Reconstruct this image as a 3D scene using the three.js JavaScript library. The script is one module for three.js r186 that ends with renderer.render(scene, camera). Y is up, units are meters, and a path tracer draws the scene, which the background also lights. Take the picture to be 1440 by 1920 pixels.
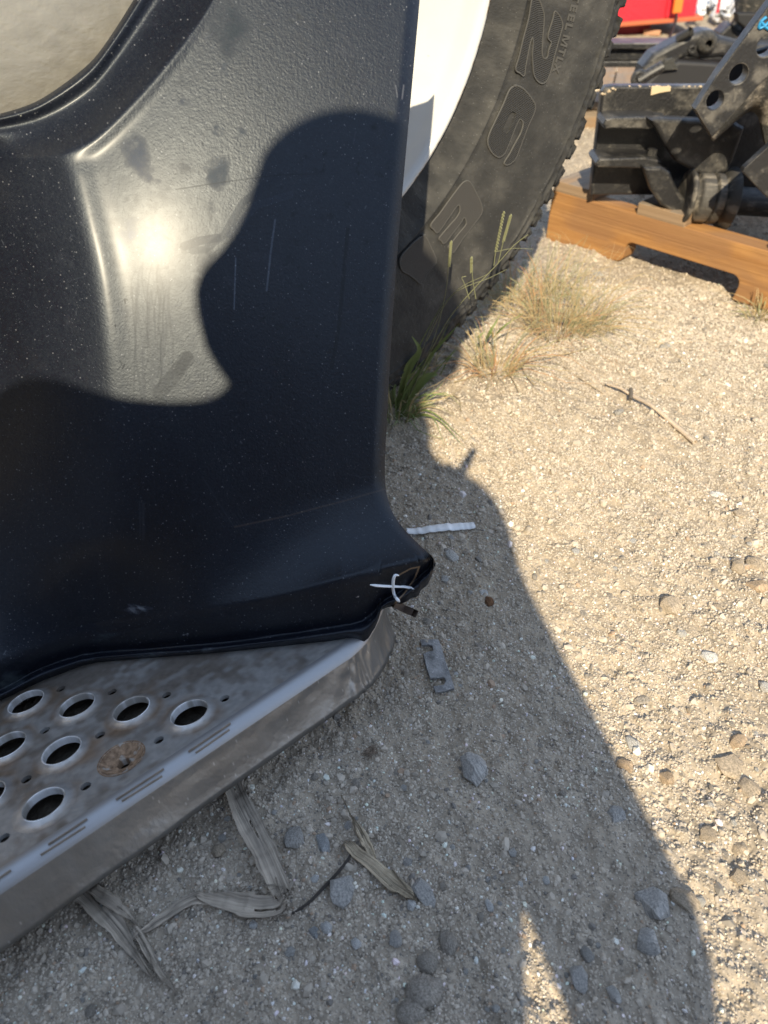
import * as THREE from 'three';
import { mergeGeometries, mergeVertices } from 'three/addons/utils/BufferGeometryUtils.js';
import { ConvexGeometry } from 'three/addons/geometries/ConvexGeometry.js';
import { MarchingCubes } from 'three/addons/objects/MarchingCubes.js';
import { FontLoader } from 'three/addons/loaders/FontLoader.js';
import { TextGeometry } from 'three/addons/geometries/TextGeometry.js';

// ---------------------------------------------------------------- camera, sky, sun, exposure
const scene = new THREE.Scene();
const CAM_H = 0.53, PITCH = 41 * Math.PI / 180, F = 1380;
const camera = new THREE.PerspectiveCamera(2 * Math.atan(960 / F) * 180 / Math.PI, 0.75, 0.01, 800);
camera.position.set(0, CAM_H, 0);
camera.rotation.set(-PITCH, 0, 0);
camera.focus = 0.62; camera.userData.fStop = 7.5;
const renderer = new THREE.WebGLRenderer({ antialias: true });
renderer.setSize(768, 1024);
renderer.toneMapping = THREE.LinearToneMapping;
renderer.toneMappingExposure = 1.86;
renderer.shadowMap.enabled = true;
const V = (x, y, z) => new THREE.Vector3(x, y, z);
const CAM = V(0, CAM_H, 0), cP = Math.cos(PITCH), sP = Math.sin(PITCH);
const cR = V(1, 0, 0), cU = V(0, cP, -sP), cB = V(0, sP, cP);           // the camera's right, up and back
const dir = (px, py) => V(0, 0, 0).addScaledVector(cR, (px - 720) / F).addScaledVector(cU, (960 - py) / F).addScaledVector(cB, -1);
const SUN = dir(846, 884).normalize().negate();
{ // hazy clear sky: whitish towards the horizon, pale blue above, brighter round the sun
  const W = 512, H = 256, d = new Float32Array(W * H * 4), v = new THREE.Vector3();
  for (let j = 0; j < H; j++) for (let i = 0; i < W; i++) {
    const up = ((j + 0.5) / H - 0.5) * Math.PI, ro = ((i + 0.5) / W - 0.5) * 2 * Math.PI; v.set(Math.cos(ro) * Math.cos(up), Math.sin(up), Math.sin(ro) * Math.cos(up));
    const y = Math.max(0, v.y), c = v.dot(SUN), h = Math.pow(1 - y, 3.2), k = (j * W + i) * 4, g = 0.06 * Math.pow(Math.max(0, c), 8) + 0.2 * Math.pow(Math.max(0, c), 80);
    const z = [0.275, 0.365, 0.53], hz = [0.56, 0.63, 0.73], su = [1.0, 0.92, 0.78];
    for (let q = 0; q < 3; q++) d[k + q] = v.y < 0 ? [0.22, 0.2, 0.17][q] : z[q] + (hz[q] - z[q]) * h + su[q] * g; d[k + 3] = 1;
  }
  const t = new THREE.DataTexture(d, W, H, THREE.RGBAFormat, THREE.FloatType); t.mapping = THREE.EquirectangularReflectionMapping; t.magFilter = t.minFilter = THREE.LinearFilter; t.wrapS = THREE.RepeatWrapping; t.needsUpdate = true;
  scene.background = t; scene.environment = t; scene.environmentIntensity = 1.2;
}
const sun = new THREE.DirectionalLight(new THREE.Color().setRGB(1, 0.865, 0.63), 4.7);
sun.position.copy(SUN).multiplyScalar(20); sun.target.position.set(0, 0, 0);
sun.castShadow = true;
Object.assign(sun.shadow.camera, { left: -4, right: 4, top: 4, bottom: -4, near: 1, far: 60 });
sun.shadow.mapSize.set(2048, 2048); sun.shadow.bias = -0.0005;
scene.add(sun, sun.target);

// ---------------------------------------------------------------- helpers
function rng(a) { return () => { a |= 0; a = a + 0x6D2B79F5 | 0; let t = Math.imul(a ^ a >>> 15, 1 | a); t = t + Math.imul(t ^ t >>> 7, 61 | t) ^ t; return ((t ^ t >>> 14) >>> 0) / 4294967296; }; }
const clamp = (x, a = 0, b = 1) => Math.min(b, Math.max(a, x));
const sstep = (a, b, x) => { const t = clamp((x - a) / (b - a)); return t * t * (3 - 2 * t); };
const lerp = (a, b, t) => a + (b - a) * t;
const hash2 = (i, j, s) => { let h = Math.imul(i, 374761393) ^ Math.imul(j, 668265263) ^ Math.imul(s, 2147483647 - 58); h = Math.imul(h ^ h >>> 13, 1274126177); return ((h ^ h >>> 16) >>> 0) / 4294967296; };
function noise(x, y, s = 0, per = 0) {                                   // smooth value noise, -1..1
  let i = Math.floor(x), j = Math.floor(y); const fx = x - i, fy = y - j, u = fx * fx * fx * (fx * (fx * 6 - 15) + 10), v = fy * fy * fy * (fy * (fy * 6 - 15) + 10);
  const w = per ? (k) => ((k % per) + per) % per : (k) => k;
  const a = hash2(w(i), w(j), s), b = hash2(w(i + 1), w(j), s), c = hash2(w(i), w(j + 1), s), d = hash2(w(i + 1), w(j + 1), s);
  return 2 * (a + (b - a) * u + (c - a) * v + (a - b - c + d) * u * v) - 1;
}
function fbm(x, y, s = 0, o = 4, per = 0) { let a = 0, w = 0.5, p = per; for (let k = 0; k < o; k++) { a += w * noise(x, y, s + k, p); x *= 2; y *= 2; p *= 2; w *= 0.5; } return a; }
function onPlane(px, py, P0, n) { const v = dir(px, py), t = P0.clone().sub(CAM).dot(n) / v.dot(n); const X = CAM.clone().addScaledVector(v, t); X.depth = t; return X; }
const UPV = V(0, 1, 0);
const ground = (px, py, h = 0) => onPlane(px, py, V(0, h, 0), UPV);
const atD = (px, py, D) => CAM.clone().addScaledVector(dir(px, py), D);
const atZ = (px, py, z) => onPlane(px, py, V(0, 0, z), V(0, 0, 1));
function pl(pts) { return (x) => { if (x <= pts[0][0]) { const [a, b] = [pts[0], pts[1]]; return a[1] + (x - a[0]) * (b[1] - a[1]) / (b[0] - a[0]); } for (let i = 1; i < pts.length; i++) if (x <= pts[i][0]) { const a = pts[i - 1], b = pts[i]; return a[1] + (x - a[0]) * (b[1] - a[1]) / (b[0] - a[0]); } return pts[pts.length - 1][1]; }; }
function smooth(pts) {                                                    // monotone-ish cubic through points
  const f = pl(pts), n = pts.length, m = pts.map((p, i) => { const a = pts[Math.max(0, i - 1)], b = pts[Math.min(n - 1, i + 1)]; return (b[1] - a[1]) / (b[0] - a[0]); });
  return (x) => { if (x <= pts[0][0] || x >= pts[n - 1][0]) return f(x); let i = 1; while (x > pts[i][0]) i++; const a = pts[i - 1], b = pts[i], h = b[0] - a[0], t = (x - a[0]) / h, t2 = t * t, t3 = t2 * t; return (2 * t3 - 3 * t2 + 1) * a[1] + (t3 - 2 * t2 + t) * h * m[i - 1] + (-2 * t3 + 3 * t2) * b[1] + (t3 - t2) * h * m[i]; };
}
const used = {};
function numbered(name) { const k = used[name] = (used[name] ?? -1) + 1; return k ? `${name}_${String(k).padStart(3, '0')}` : name; }
function info(o, label, category, group, kind) { if (label) o.userData.label = label; if (category) o.userData.category = category; if (group) o.userData.group = group; if (kind) o.userData.kind = kind; return o; }
function mesh(name, g, m, parent = scene) { const o = new THREE.Mesh(g, m); o.name = parent === scene ? numbered(name) : name; o.castShadow = o.receiveShadow = true; parent.add(o); return o; }
function thing(name, label, category, at = V(0, 0, 0), group) { const o = new THREE.Group(); o.name = numbered(name); o.position.copy(at); scene.add(o); return info(o, label, category, group); }
function rebase(root) {                                                   // children were built in world places; make them local to the root
  root.updateMatrixWorld(true); const p = root.position; for (const c of root.children) c.position.sub(p); return root;
}
function geo(pos, idx, uv, col) { const g = new THREE.BufferGeometry(); g.setAttribute('position', new THREE.Float32BufferAttribute(pos, 3)); if (uv) g.setAttribute('uv', new THREE.Float32BufferAttribute(uv, 2)); if (col) g.setAttribute('color', new THREE.Float32BufferAttribute(col, 3)); g.setIndex(idx); g.computeVertexNormals(); return g; }
function merge(list) { return mergeGeometries(list.map((g) => { const h = g.index ? g.toNonIndexed() : g; for (const k of Object.keys(h.attributes)) if (!['position', 'normal', 'uv'].includes(k)) h.deleteAttribute(k); if (!h.attributes.uv) h.setAttribute('uv', new THREE.Float32BufferAttribute(new Float32Array(h.attributes.position.count * 2), 2)); return h; })); }
function basis(o, x, y, z) { return new THREE.Matrix4().makeBasis(x, y, z).setPosition(o); }
function xf(g, m) { g.applyMatrix4(m); if (m.determinant() < 0) { const ix = g.index?.array; if (ix) for (let i = 0; i < ix.length; i += 3) { const t = ix[i]; ix[i] = ix[i + 1]; ix[i + 1] = t; } else for (const k of Object.keys(g.attributes)) { const at = g.attributes[k], n = at.itemSize, r = at.array; for (let i = 0; i < at.count; i += 3) for (let q = 0; q < n; q++) { const t = r[i * n + q]; r[i * n + q] = r[(i + 1) * n + q]; r[(i + 1) * n + q] = t; } } } return g; }
function box(o, x, y, z, a, b, bev = 0.002) {                             // box spanning a..b in the frame (o; x, y, z), edges bevelled
  const w = b[0] - a[0], h = b[1] - a[1], d = b[2] - a[2], e = Math.min(bev, w / 3, h / 3, d / 3);
  const s = new THREE.Shape(); s.moveTo(e, e); s.lineTo(w - e, e); s.lineTo(w - e, h - e); s.lineTo(e, h - e); s.closePath();
  const g = new THREE.ExtrudeGeometry(s, { depth: d - 2 * e, bevelEnabled: true, bevelSize: e, bevelThickness: e, bevelSegments: 2, steps: 1 });
  g.translate(a[0], a[1], a[2] + e); return xf(g, basis(o, x, y, z));
}
function extr(pts, depth, bev = 0.002, holes = [], seg = 2) {             // 2-D outline -> bevelled slab from z = 0 to depth
  const s = new THREE.Shape(pts.map((p) => new THREE.Vector2(p[0], p[1])));
  for (const h of holes) { const p = new THREE.Path(); p.absarc(h[0], h[1], h[2], 0, Math.PI * 2, true); s.holes.push(p); }
  const g = new THREE.ExtrudeGeometry(s, { depth: Math.max(1e-4, depth - 2 * bev), bevelEnabled: bev > 0, bevelSize: bev, bevelOffset: -bev, bevelThickness: bev, bevelSegments: seg, curveSegments: 20 });
  g.translate(0, 0, bev); return g;
}
function tube(pts, r, seg = 24, rad = 7, closed = false) {
  const c = new THREE.CatmullRomCurve3(pts, closed, 'centripetal'), g = new THREE.TubeGeometry(c, seg, 1, rad, closed), p = g.attributes.position;
  for (let i = 0; i <= seg; i++) { const t = i / seg, rr = typeof r === 'function' ? r(t) : r, q = c.getPointAt(Math.min(1, t)); for (let j = 0; j <= rad; j++) { const k = i * (rad + 1) + j, v = V().fromBufferAttribute(p, k).sub(q).multiplyScalar(rr).add(q); p.setXYZ(k, v.x, v.y, v.z); } }
  g.computeVertexNormals(); return g;
}
function dataTex(n, fn, rep = 1, srgb = false, m = n) {
  const d = new Uint8Array(n * m * 4);
  for (let j = 0; j < m; j++) for (let i = 0; i < n; i++) { const c = fn(i / n, j / m), k = (j * n + i) * 4; if (typeof c === 'number') d[k] = d[k + 1] = d[k + 2] = clamp(c) * 255; else for (let q = 0; q < 3; q++) d[k + q] = clamp(c[q]) * 255; d[k + 3] = 255; }
  const t = new THREE.DataTexture(d, n, m); t.wrapS = t.wrapT = THREE.RepeatWrapping; t.magFilter = THREE.LinearFilter; t.minFilter = THREE.LinearMipmapLinearFilter; t.generateMipmaps = true; t.repeat.set(rep, rep); if (srgb) t.colorSpace = THREE.SRGBColorSpace; t.needsUpdate = true; return t;
}
const rep = (t, x, y = x) => { const c = t.clone(); c.repeat.set(x, y); c.needsUpdate = true; return c; };
const rgb = (r, g, b) => new THREE.Color().setRGB(r, g, b);
const toS = (c) => c.map((x) => x <= 0.0031308 ? x * 12.92 : 1.055 * Math.pow(x, 1 / 2.4) - 0.055);
const mat = (o) => new THREE.MeshStandardMaterial({ side: THREE.DoubleSide, ...o });
const phys = (o) => new THREE.MeshPhysicalMaterial({ side: THREE.DoubleSide, ...o });
function canvas(w, h) { const c = document.createElement('canvas'); c.width = w; c.height = h; return [c, c.getContext('2d')]; }
function canvasTex(c, srgb = true) { const t = new THREE.CanvasTexture(c); if (srgb) t.colorSpace = THREE.SRGBColorSpace; t.wrapS = t.wrapT = THREE.ClampToEdgeWrapping; return t; }

// tiling textures
const tGrain = dataTex(512, (u, v) => 0.5 + 0.5 * fbm(u * 32, v * 32, 3, 4, 32));
const tPeel = dataTex(512, (u, v) => 0.5 + 0.32 * noise(u * 36, v * 36, 9, 36) + 0.2 * noise(u * 72, v * 72, 10, 72));
const tSpeck = dataTex(512, (u, v) => { const g = 0.62 + 0.38 * fbm(u * 16, v * 16, 21, 5, 16), s = noise(u * 128, v * 128, 30, 128) > 0.72 && noise(u * 64, v * 64, 31, 64) > 0.1 ? 0.35 : 0; return clamp(g * 0.75 + s); });
const tWoodBump = dataTex(512, (u, v) => 0.5 + 0.35 * noise(u * 4 + 0.6 * noise(u * 6, v * 8, 41, 0), v * 96, 40, 96) + 0.2 * noise(u * 16, v * 160, 42, 160));
const tFibre = dataTex(512, (u, v) => clamp(0.5 + 0.4 * noise(u * 5, v * 40, 50, 0) + 0.25 * noise(u * 12, v * 90, 51, 0)));
const tHatch = dataTex(64, (u, v) => 0.5 + 0.5 * Math.sin(u * Math.PI * 2 * 8));
function woodTex(a, b, c, seed) { return dataTex(512, (u, v) => { const r = fbm(u * 2.2 + 2 * fbm(u * 3, v * 5, seed, 3), v * 26, seed + 5, 4), k = 0.5 + 0.7 * r, n = noise(u * 9, v * 180, seed + 9) * 0.12 + noise(u * 50, v * 60, seed + 12) * 0.07, w = sstep(0.25, 0.75, 0.5 + 0.9 * fbm(u * 5, v * 4, seed + 20, 4)); return toS([0, 1, 2].map((q) => lerp(lerp(a[q], b[q], clamp(k + n)), c[q], w * 0.6))); }, 1, true); }

// ---------------------------------------------------------------- ground: one sheet of crushed limestone, fine near the lens
const M = {};
M.ground = mat({ vertexColors: true, roughness: 0.97, map: rep(dataTex(1024, (u, v) => { const g = 0.80 + 0.3 * fbm(u * 40, v * 40, 61, 4, 40), s = noise(u * 170, v * 170, 64, 170), d = noise(u * 230, v * 230, 66, 230); return toS([g + (s > 0.62 ? 0.22 : 0) - (d > 0.7 ? 0.3 : 0), g * 0.985 + (s > 0.62 ? 0.22 : 0) - (d > 0.7 ? 0.29 : 0), g * 0.96 + (s > 0.62 ? 0.23 : 0) - (d > 0.7 ? 0.27 : 0)].map((x) => clamp(x * 0.86, 0, 1))); }, 1, true), 2.6), bumpMap: rep(tGrain, 9), bumpScale: 0.0016 });
function gh(x, z) {
  const r = Math.hypot(x, z), near = 1 - sstep(1.6, 4, r);
  let h = 0.006 * fbm(x * 2.2, z * 2.2, 70, 3) + 0.0065 * fbm(x * 9, z * 9, 74, 3);
  const rough = 0.55 + 0.45 * sstep(-0.2, 0.35, fbm(x * 3.4 + 3, z * 3.4, 78, 2) + 0.9 * sstep(0.15, 0.5, x) * sstep(-0.95, -0.5, z) );
  const c = fbm(x * 55, z * 55, 80, 3), c2 = noise(x * 150, z * 150, 84), c3 = noise(x * 330, z * 330, 86);
  h += near * rough * (0.0052 * c + 0.0017 * c2 + 0.0008 * c3);
  h += 0.010 * Math.exp(-(((x - 0.37) / 0.075) ** 2 + ((z + 1.335) / 0.045) ** 2));   // soil heaped against the pallet foot
  return h;
}
{
  const rows = [], NX = 820; let z = 0.12; while (z > -60) { rows.push(z); z -= 0.0023 * Math.max(1, 0.7 + Math.pow(Math.max(0, -z) / 0.42, 1.7)); } for (const e of [-90, -150, -300]) rows.push(e);
  const pos = [], uv = [], col = [], idx = [];
  for (const zz of rows) for (let i = 0; i < NX; i++) {
    const k = i / (NX - 1), w = 0.52 + Math.max(0, -zz) * 0.62, x = lerp(-w * (0.92 + Math.max(0, -zz) * 0.12), w * 1.08, k), h = gh(x, zz);
    pos.push(x, h, zz); uv.push(x, -zz);
    const p = fbm(x * 2.1, zz * 2.1, 90, 3), q = fbm(x * 14, zz * 14, 94, 3), br = 1 + 0.14 * p + 0.16 * q, warm = 0.5 + 0.6 * fbm(x * 1.3 + 7, zz * 1.3, 97, 3);
    col.push(lerp(0.43, 0.46, warm) * br, lerp(0.372, 0.375, warm) * br, lerp(0.300, 0.268, warm) * br);
  }
  for (let j = 0; j + 1 < rows.length; j++) for (let i = 0; i + 1 < NX; i++) { const a = j * NX + i, b = a + 1, c = a + NX, d = c + 1; idx.push(a, b, c, b, d, c); }
  const base = pos.length / 3, S = 300;                                    // the same sheet goes on all round, a little lower
  for (const [x, zz] of [[-S, S], [S, S], [S, -S], [-S, -S]]) { pos.push(x, -0.03, zz); uv.push(x, -zz); col.push(0.43, 0.376, 0.3); }
  idx.push(base, base + 1, base + 2, base, base + 2, base + 3);
  info(mesh('ground', geo(pos, idx, uv, col), M.ground), 'pale crushed limestone ground, half in shadow and half sunlit', null, null, 'structure');
  console.log('ground rows', rows.length, 'tris', idx.length / 3);
}
const put = (px, py, up = 0) => { const g = ground(px, py); g.y = gh(g.x, g.z) + up; return g; };

// loose gravel: nobody could count it
{
  const R = rng(5), g0 = new THREE.IcosahedronGeometry(1, 0), p = g0.attributes.position, seen = {};
  for (let i = 0; i < p.count; i++) { const k = [p.getX(i), p.getY(i), p.getZ(i)].map((x) => x.toFixed(3)).join(); seen[k] ??= 0.72 + 0.5 * R(); p.setXYZ(i, p.getX(i) * seen[k], p.getY(i) * seen[k], p.getZ(i) * seen[k]); }
  g0.computeVertexNormals();
  const N = 330000, mt = mat({ color: 0xffffff, roughness: 0.95 }), inst = new THREE.InstancedMesh(g0, mt, N), m4 = new THREE.Matrix4(), q = new THREE.Quaternion(), e = new THREE.Euler(), c = new THREE.Color(), tmp = V();
  let n = 0, tries = 0;
  while (n < N && tries++ < N * 12) {
    const far = R(); let x, z;
    if (far < 0.8) { z = 0.02 - 1.22 * Math.pow(R(), 1.15); x = lerp(-0.42, 0.95, R()); } else { z = -1.0 - 3.6 * Math.pow(R(), 1.8); x = lerp(-0.1, 0.42 - z * 0.6, R()); }
    tmp.set(x, 0, z).sub(CAM); const zz = -tmp.dot(cB), sx = 720 + F * tmp.dot(cR) / zz, sy = 960 - F * tmp.dot(cU) / zz;
    if (zz < 0.1 || sx < -150 || sx > 1600 || sy < -80 || sy > 2080 || (sx < 690 && sy < 1150)) continue;
    const clump = 0.5 + 0.9 * fbm(x * 6, z * 6, 110, 3) + 0.35 * sstep(0.05, 0.5, x);
    if (R() > 0.35 + clump) continue;
    let s = 0.00055 + 0.00095 * Math.pow(R(), 2.4); const t = R(); if (t < 0.022) s = 0.0015 + 0.0012 * R(); if (t < 0.003) s = 0.0027 + 0.0018 * R();
    if (far >= 0.8) s *= 1.25;
    m4.compose(V(x, gh(x, z) + s * (-0.25 + 0.5 * R()), z), q.setFromEuler(e.set(R() * 6.3, R() * 6.3, R() * 6.3)), V(s * (0.8 + 0.6 * R()), s * (0.6 + 0.4 * R()), s * (0.8 + 0.5 * R())));
    inst.setMatrixAt(n, m4);
    const b = 0.295 + 0.15 * R(), w = R(); if (w < (far >= 0.8 ? 0.02 : 0.045)) c.setRGB(0.66 + 0.14 * R(), 0.64 + 0.12 * R(), 0.58 + 0.1 * R()); else if (w < 0.09) c.setRGB(0.2, 0.18, 0.155); else if (w < 0.11) c.setRGB(0.36, 0.26, 0.18); else c.setRGB(b * 1.16, b * 1.0, b * 0.80);
    inst.setColorAt(n, c); n++;
  }
  inst.count = n; inst.name = numbered('gravel'); inst.castShadow = inst.receiveShadow = true; scene.add(inst);
  info(inst, 'loose pale limestone grit scattered over the whole ground', null, null, 'stuff'); console.log('gravel', n);
}

// ---------------------------------------------------------------- the truck: fairing, step, wheel, tank
const truck = thing('semi_truck', 'dark navy truck with scuffed side fairing, aluminium step and white wheel', 'truck');
// planes
const nPan = V(0, 0, 0).addScaledVector(cR, 0.1).addScaledVector(cU, -0.2).addScaledVector(cB, 0.975).normalize();
const P_PAN = atD(500, 1150, 0.583);
const fitR = 25.599 * Math.PI / 180, fitL = -12.587 * Math.PI / 180;       // the step sags: its own plane
const step2w = (() => { const cs = Math.cos(fitR), ss = Math.sin(fitR), Rf = V(1, 0, 0), Uf = V(0, cs, -ss), Ff = V(0, -ss, -cs), R2 = Rf.clone().multiplyScalar(Math.cos(fitL)).addScaledVector(Uf, Math.sin(fitL)), U2 = Uf.clone().multiplyScalar(Math.cos(fitL)).addScaledVector(Rf, -Math.sin(fitL)); return (v) => V(0, 0, 0).addScaledVector(cR, v.dot(R2)).addScaledVector(cU, v.dot(U2)).addScaledVector(cB, -v.dot(Ff)); })();
const nStep = step2w(V(0, 1, 0)), H_STEP = 0.335, P_STEP = CAM.clone().addScaledVector(nStep, -H_STEP);
const onStep = (px, py) => onPlane(px, py, P_STEP, nStep), onPan = (px, py) => onPlane(px, py, P_PAN, nPan);

// panel shape, read in the picture's pixels and built at its real depth
const yOpen = smooth([[-260, 262], [-100, 234], [0, 213], [60, 194], [100, 171], [150, 134], [180, 105], [215, 56], [250, 0], [300, -85], [345, -160]]);
const yTop = (x) => Math.max(-150, x < 340 ? yOpen(x) : -150);
const yRidge = smooth([[-260, 305], [-100, 298], [0, 296], [90, 296], [130, 288], [180, 262], [250, 197], [310, 130], [360, 66], [400, 0], [470, -160]]);
const xVert = smooth([[200, 105], [290, 132], [350, 146], [420, 162], [500, 181], [600, 197], [700, 208], [800, 214], [1000, 222], [1400, 222]]);
const xRight = smooth([[-160, 800], [0, 787], [100, 778], [200, 769], [300, 760], [400, 751], [500, 743], [600, 736], [700, 730], [800, 725], [860, 722], [900, 722], [925, 725], [960, 736], [990, 756], [1022, 787], [1045, 811], [1057, 817], [1075, 817]]);
const yC1 = smooth([[-260, 1085], [0, 1058], [270, 1010], [450, 985], [620, 945], [720, 918], [817, 905]]);
const yR1 = smooth([[-260, 1320], [0, 1238], [100, 1192], [185, 1166], [300, 1153], [500, 1119], [620, 1089], [720, 1063], [817, 1040]]);
const yL2 = smooth([[-260, 1395], [0, 1295], [75, 1255], [145, 1232], [190, 1225], [400, 1209], [620, 1178], [670, 1168], [700, 1150], [720, 1128], [760, 1104], [817, 1052]]);
const yBot = pl([[-260, 1440], [0, 1314], [80, 1276], [150, 1250], [180, 1242], [290, 1233], [400, 1225], [620, 1202], [650, 1197], [666, 1200], [680, 1205], [692, 1196], [697, 1186], [704, 1176], [711, 1158], [715, 1143], [727, 1139], [736, 1137], [750, 1133], [762, 1128], [772, 1121], [780, 1120], [786, 1115], [790, 1105], [800, 1099], [805, 1090], [811, 1076], [817, 1057]]);
const dPan = (px, py) => onPan(px, py).depth, wBaseRaw = (x) => dPan(x, yBot(Math.min(x, 650))) - onStep(x, yBot(Math.min(x, 650))).depth;
const wBase = (x) => x < 640 ? wBaseRaw(x) : wBaseRaw(640);
const PXM = 0.00041;
function wPan(x, y) {
  let w = 0;
  const dx = (x - 300) * PXM, dy = (y - 470) * PXM; w -= dx * dx / 3.6 + dy * dy / 6; if (y < 860) { const vx = (x - xVert(Math.max(y, 285)) + 2) / 34; w += 0.0019 * Math.exp(-vx * vx) * sstep(270, 330, y) * (1 - sstep(600, 860, y)); }          // gently crowned
  const yr = yRidge(x), yt = yTop(x), chan = x < 470 && y < yr ? clamp((yr - y) / Math.max(20, yr - yOpen(x))) : 0;
  const fadeV = chan > 0 ? 1 - sstep(0, 0.6, chan) : 1, d = xVert(Math.max(y, 270)) - x, soft = 15;
  const back = 0.5 * (d + Math.sqrt(d * d + soft * soft)) * (1 - 0.75 * sstep(760, 1130, y)) * fadeV;
  w -= back * PXM * (0.15 + 0.0017 * Math.max(0, d));
  if (chan > 0) { const c = Math.sqrt(chan * chan + 0.006) - 0.0775; w -= 0.021 * (1 - Math.pow(1 - clamp(c / 0.72), 2)) * sstep(-120, 60, x + 60); w += 0.0055 * sstep(0.62, 0.92, chan) - 0.006 * Math.pow(clamp((chan - 0.88) / 0.12), 2); }
  if (x < 470 && x > 40 && y > yr - 120 && y < yr + 120) w += 0.0015 * Math.exp(-Math.pow((y - yr + 4) / 24, 2)) * sstep(60, 125, x) * (1 - sstep(300, 460, x));
  const y1 = yC1(x), y2 = yR1(x), y3 = yL2(x), y4 = Math.max(y3 + 2, yBot(x)), wb = wBase(x) , wr = wb + 0.012;
  if (y > y1 - 25 && x > -300) {
    const t = clamp((y - y1 + 25) / (y2 - y1 + 25));
    const base0 = w, flare = Math.pow(t, 1.75);
    if (y <= y2) w = lerp(base0, wr, flare);
    else if (y <= y3) { const s = (y - y2) / (y3 - y2); w = lerp(wr, wb - 0.003, s * s * (1.25 - 0.25 * s)); }
    else { const s = clamp((y - y3) / Math.max(8, y4 - y3)); w = wb - 0.003 + 0.010 * Math.sin(Math.PI * Math.min(1, s * 1.05)) + 0.003 * s; }
  }
  const fx = (x - 735) * (1062 - 1135) - (y - 1135) * (785 - 735); const fd = -fx / 88;         // crease at the broken corner
  if (x > 690 && y > 1020 && fd > 0) w -= 0.10 * fd * PXM * 3;
  const e = xRight(Math.min(y, 1057)) - x; if (y < 1060) w -= 0.006 * Math.pow(1 - clamp(e / 26), 2);   // rolled edge
  return w;
}
const panX = (a, y) => lerp(-170, xRight(clamp(y, -160, 1057)), a);
function panPoint(px, py, off = 0) { const v = dir(px, py), D = dPan(px, py) - wPan(px, py); return CAM.clone().addScaledVector(v, D + off); }
const e1 = V().crossVectors(UPV, nPan).normalize(), e2 = V().crossVectors(nPan, e1), O_PAN = onPan(-180, 1420);
const panST = (X) => { const d = X.clone().sub(O_PAN); return [d.dot(e1), d.dot(e2)]; };
const PW = 0.47, PH = 0.76;
const pxST = (px, py) => panST(onPan(px, py));
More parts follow.
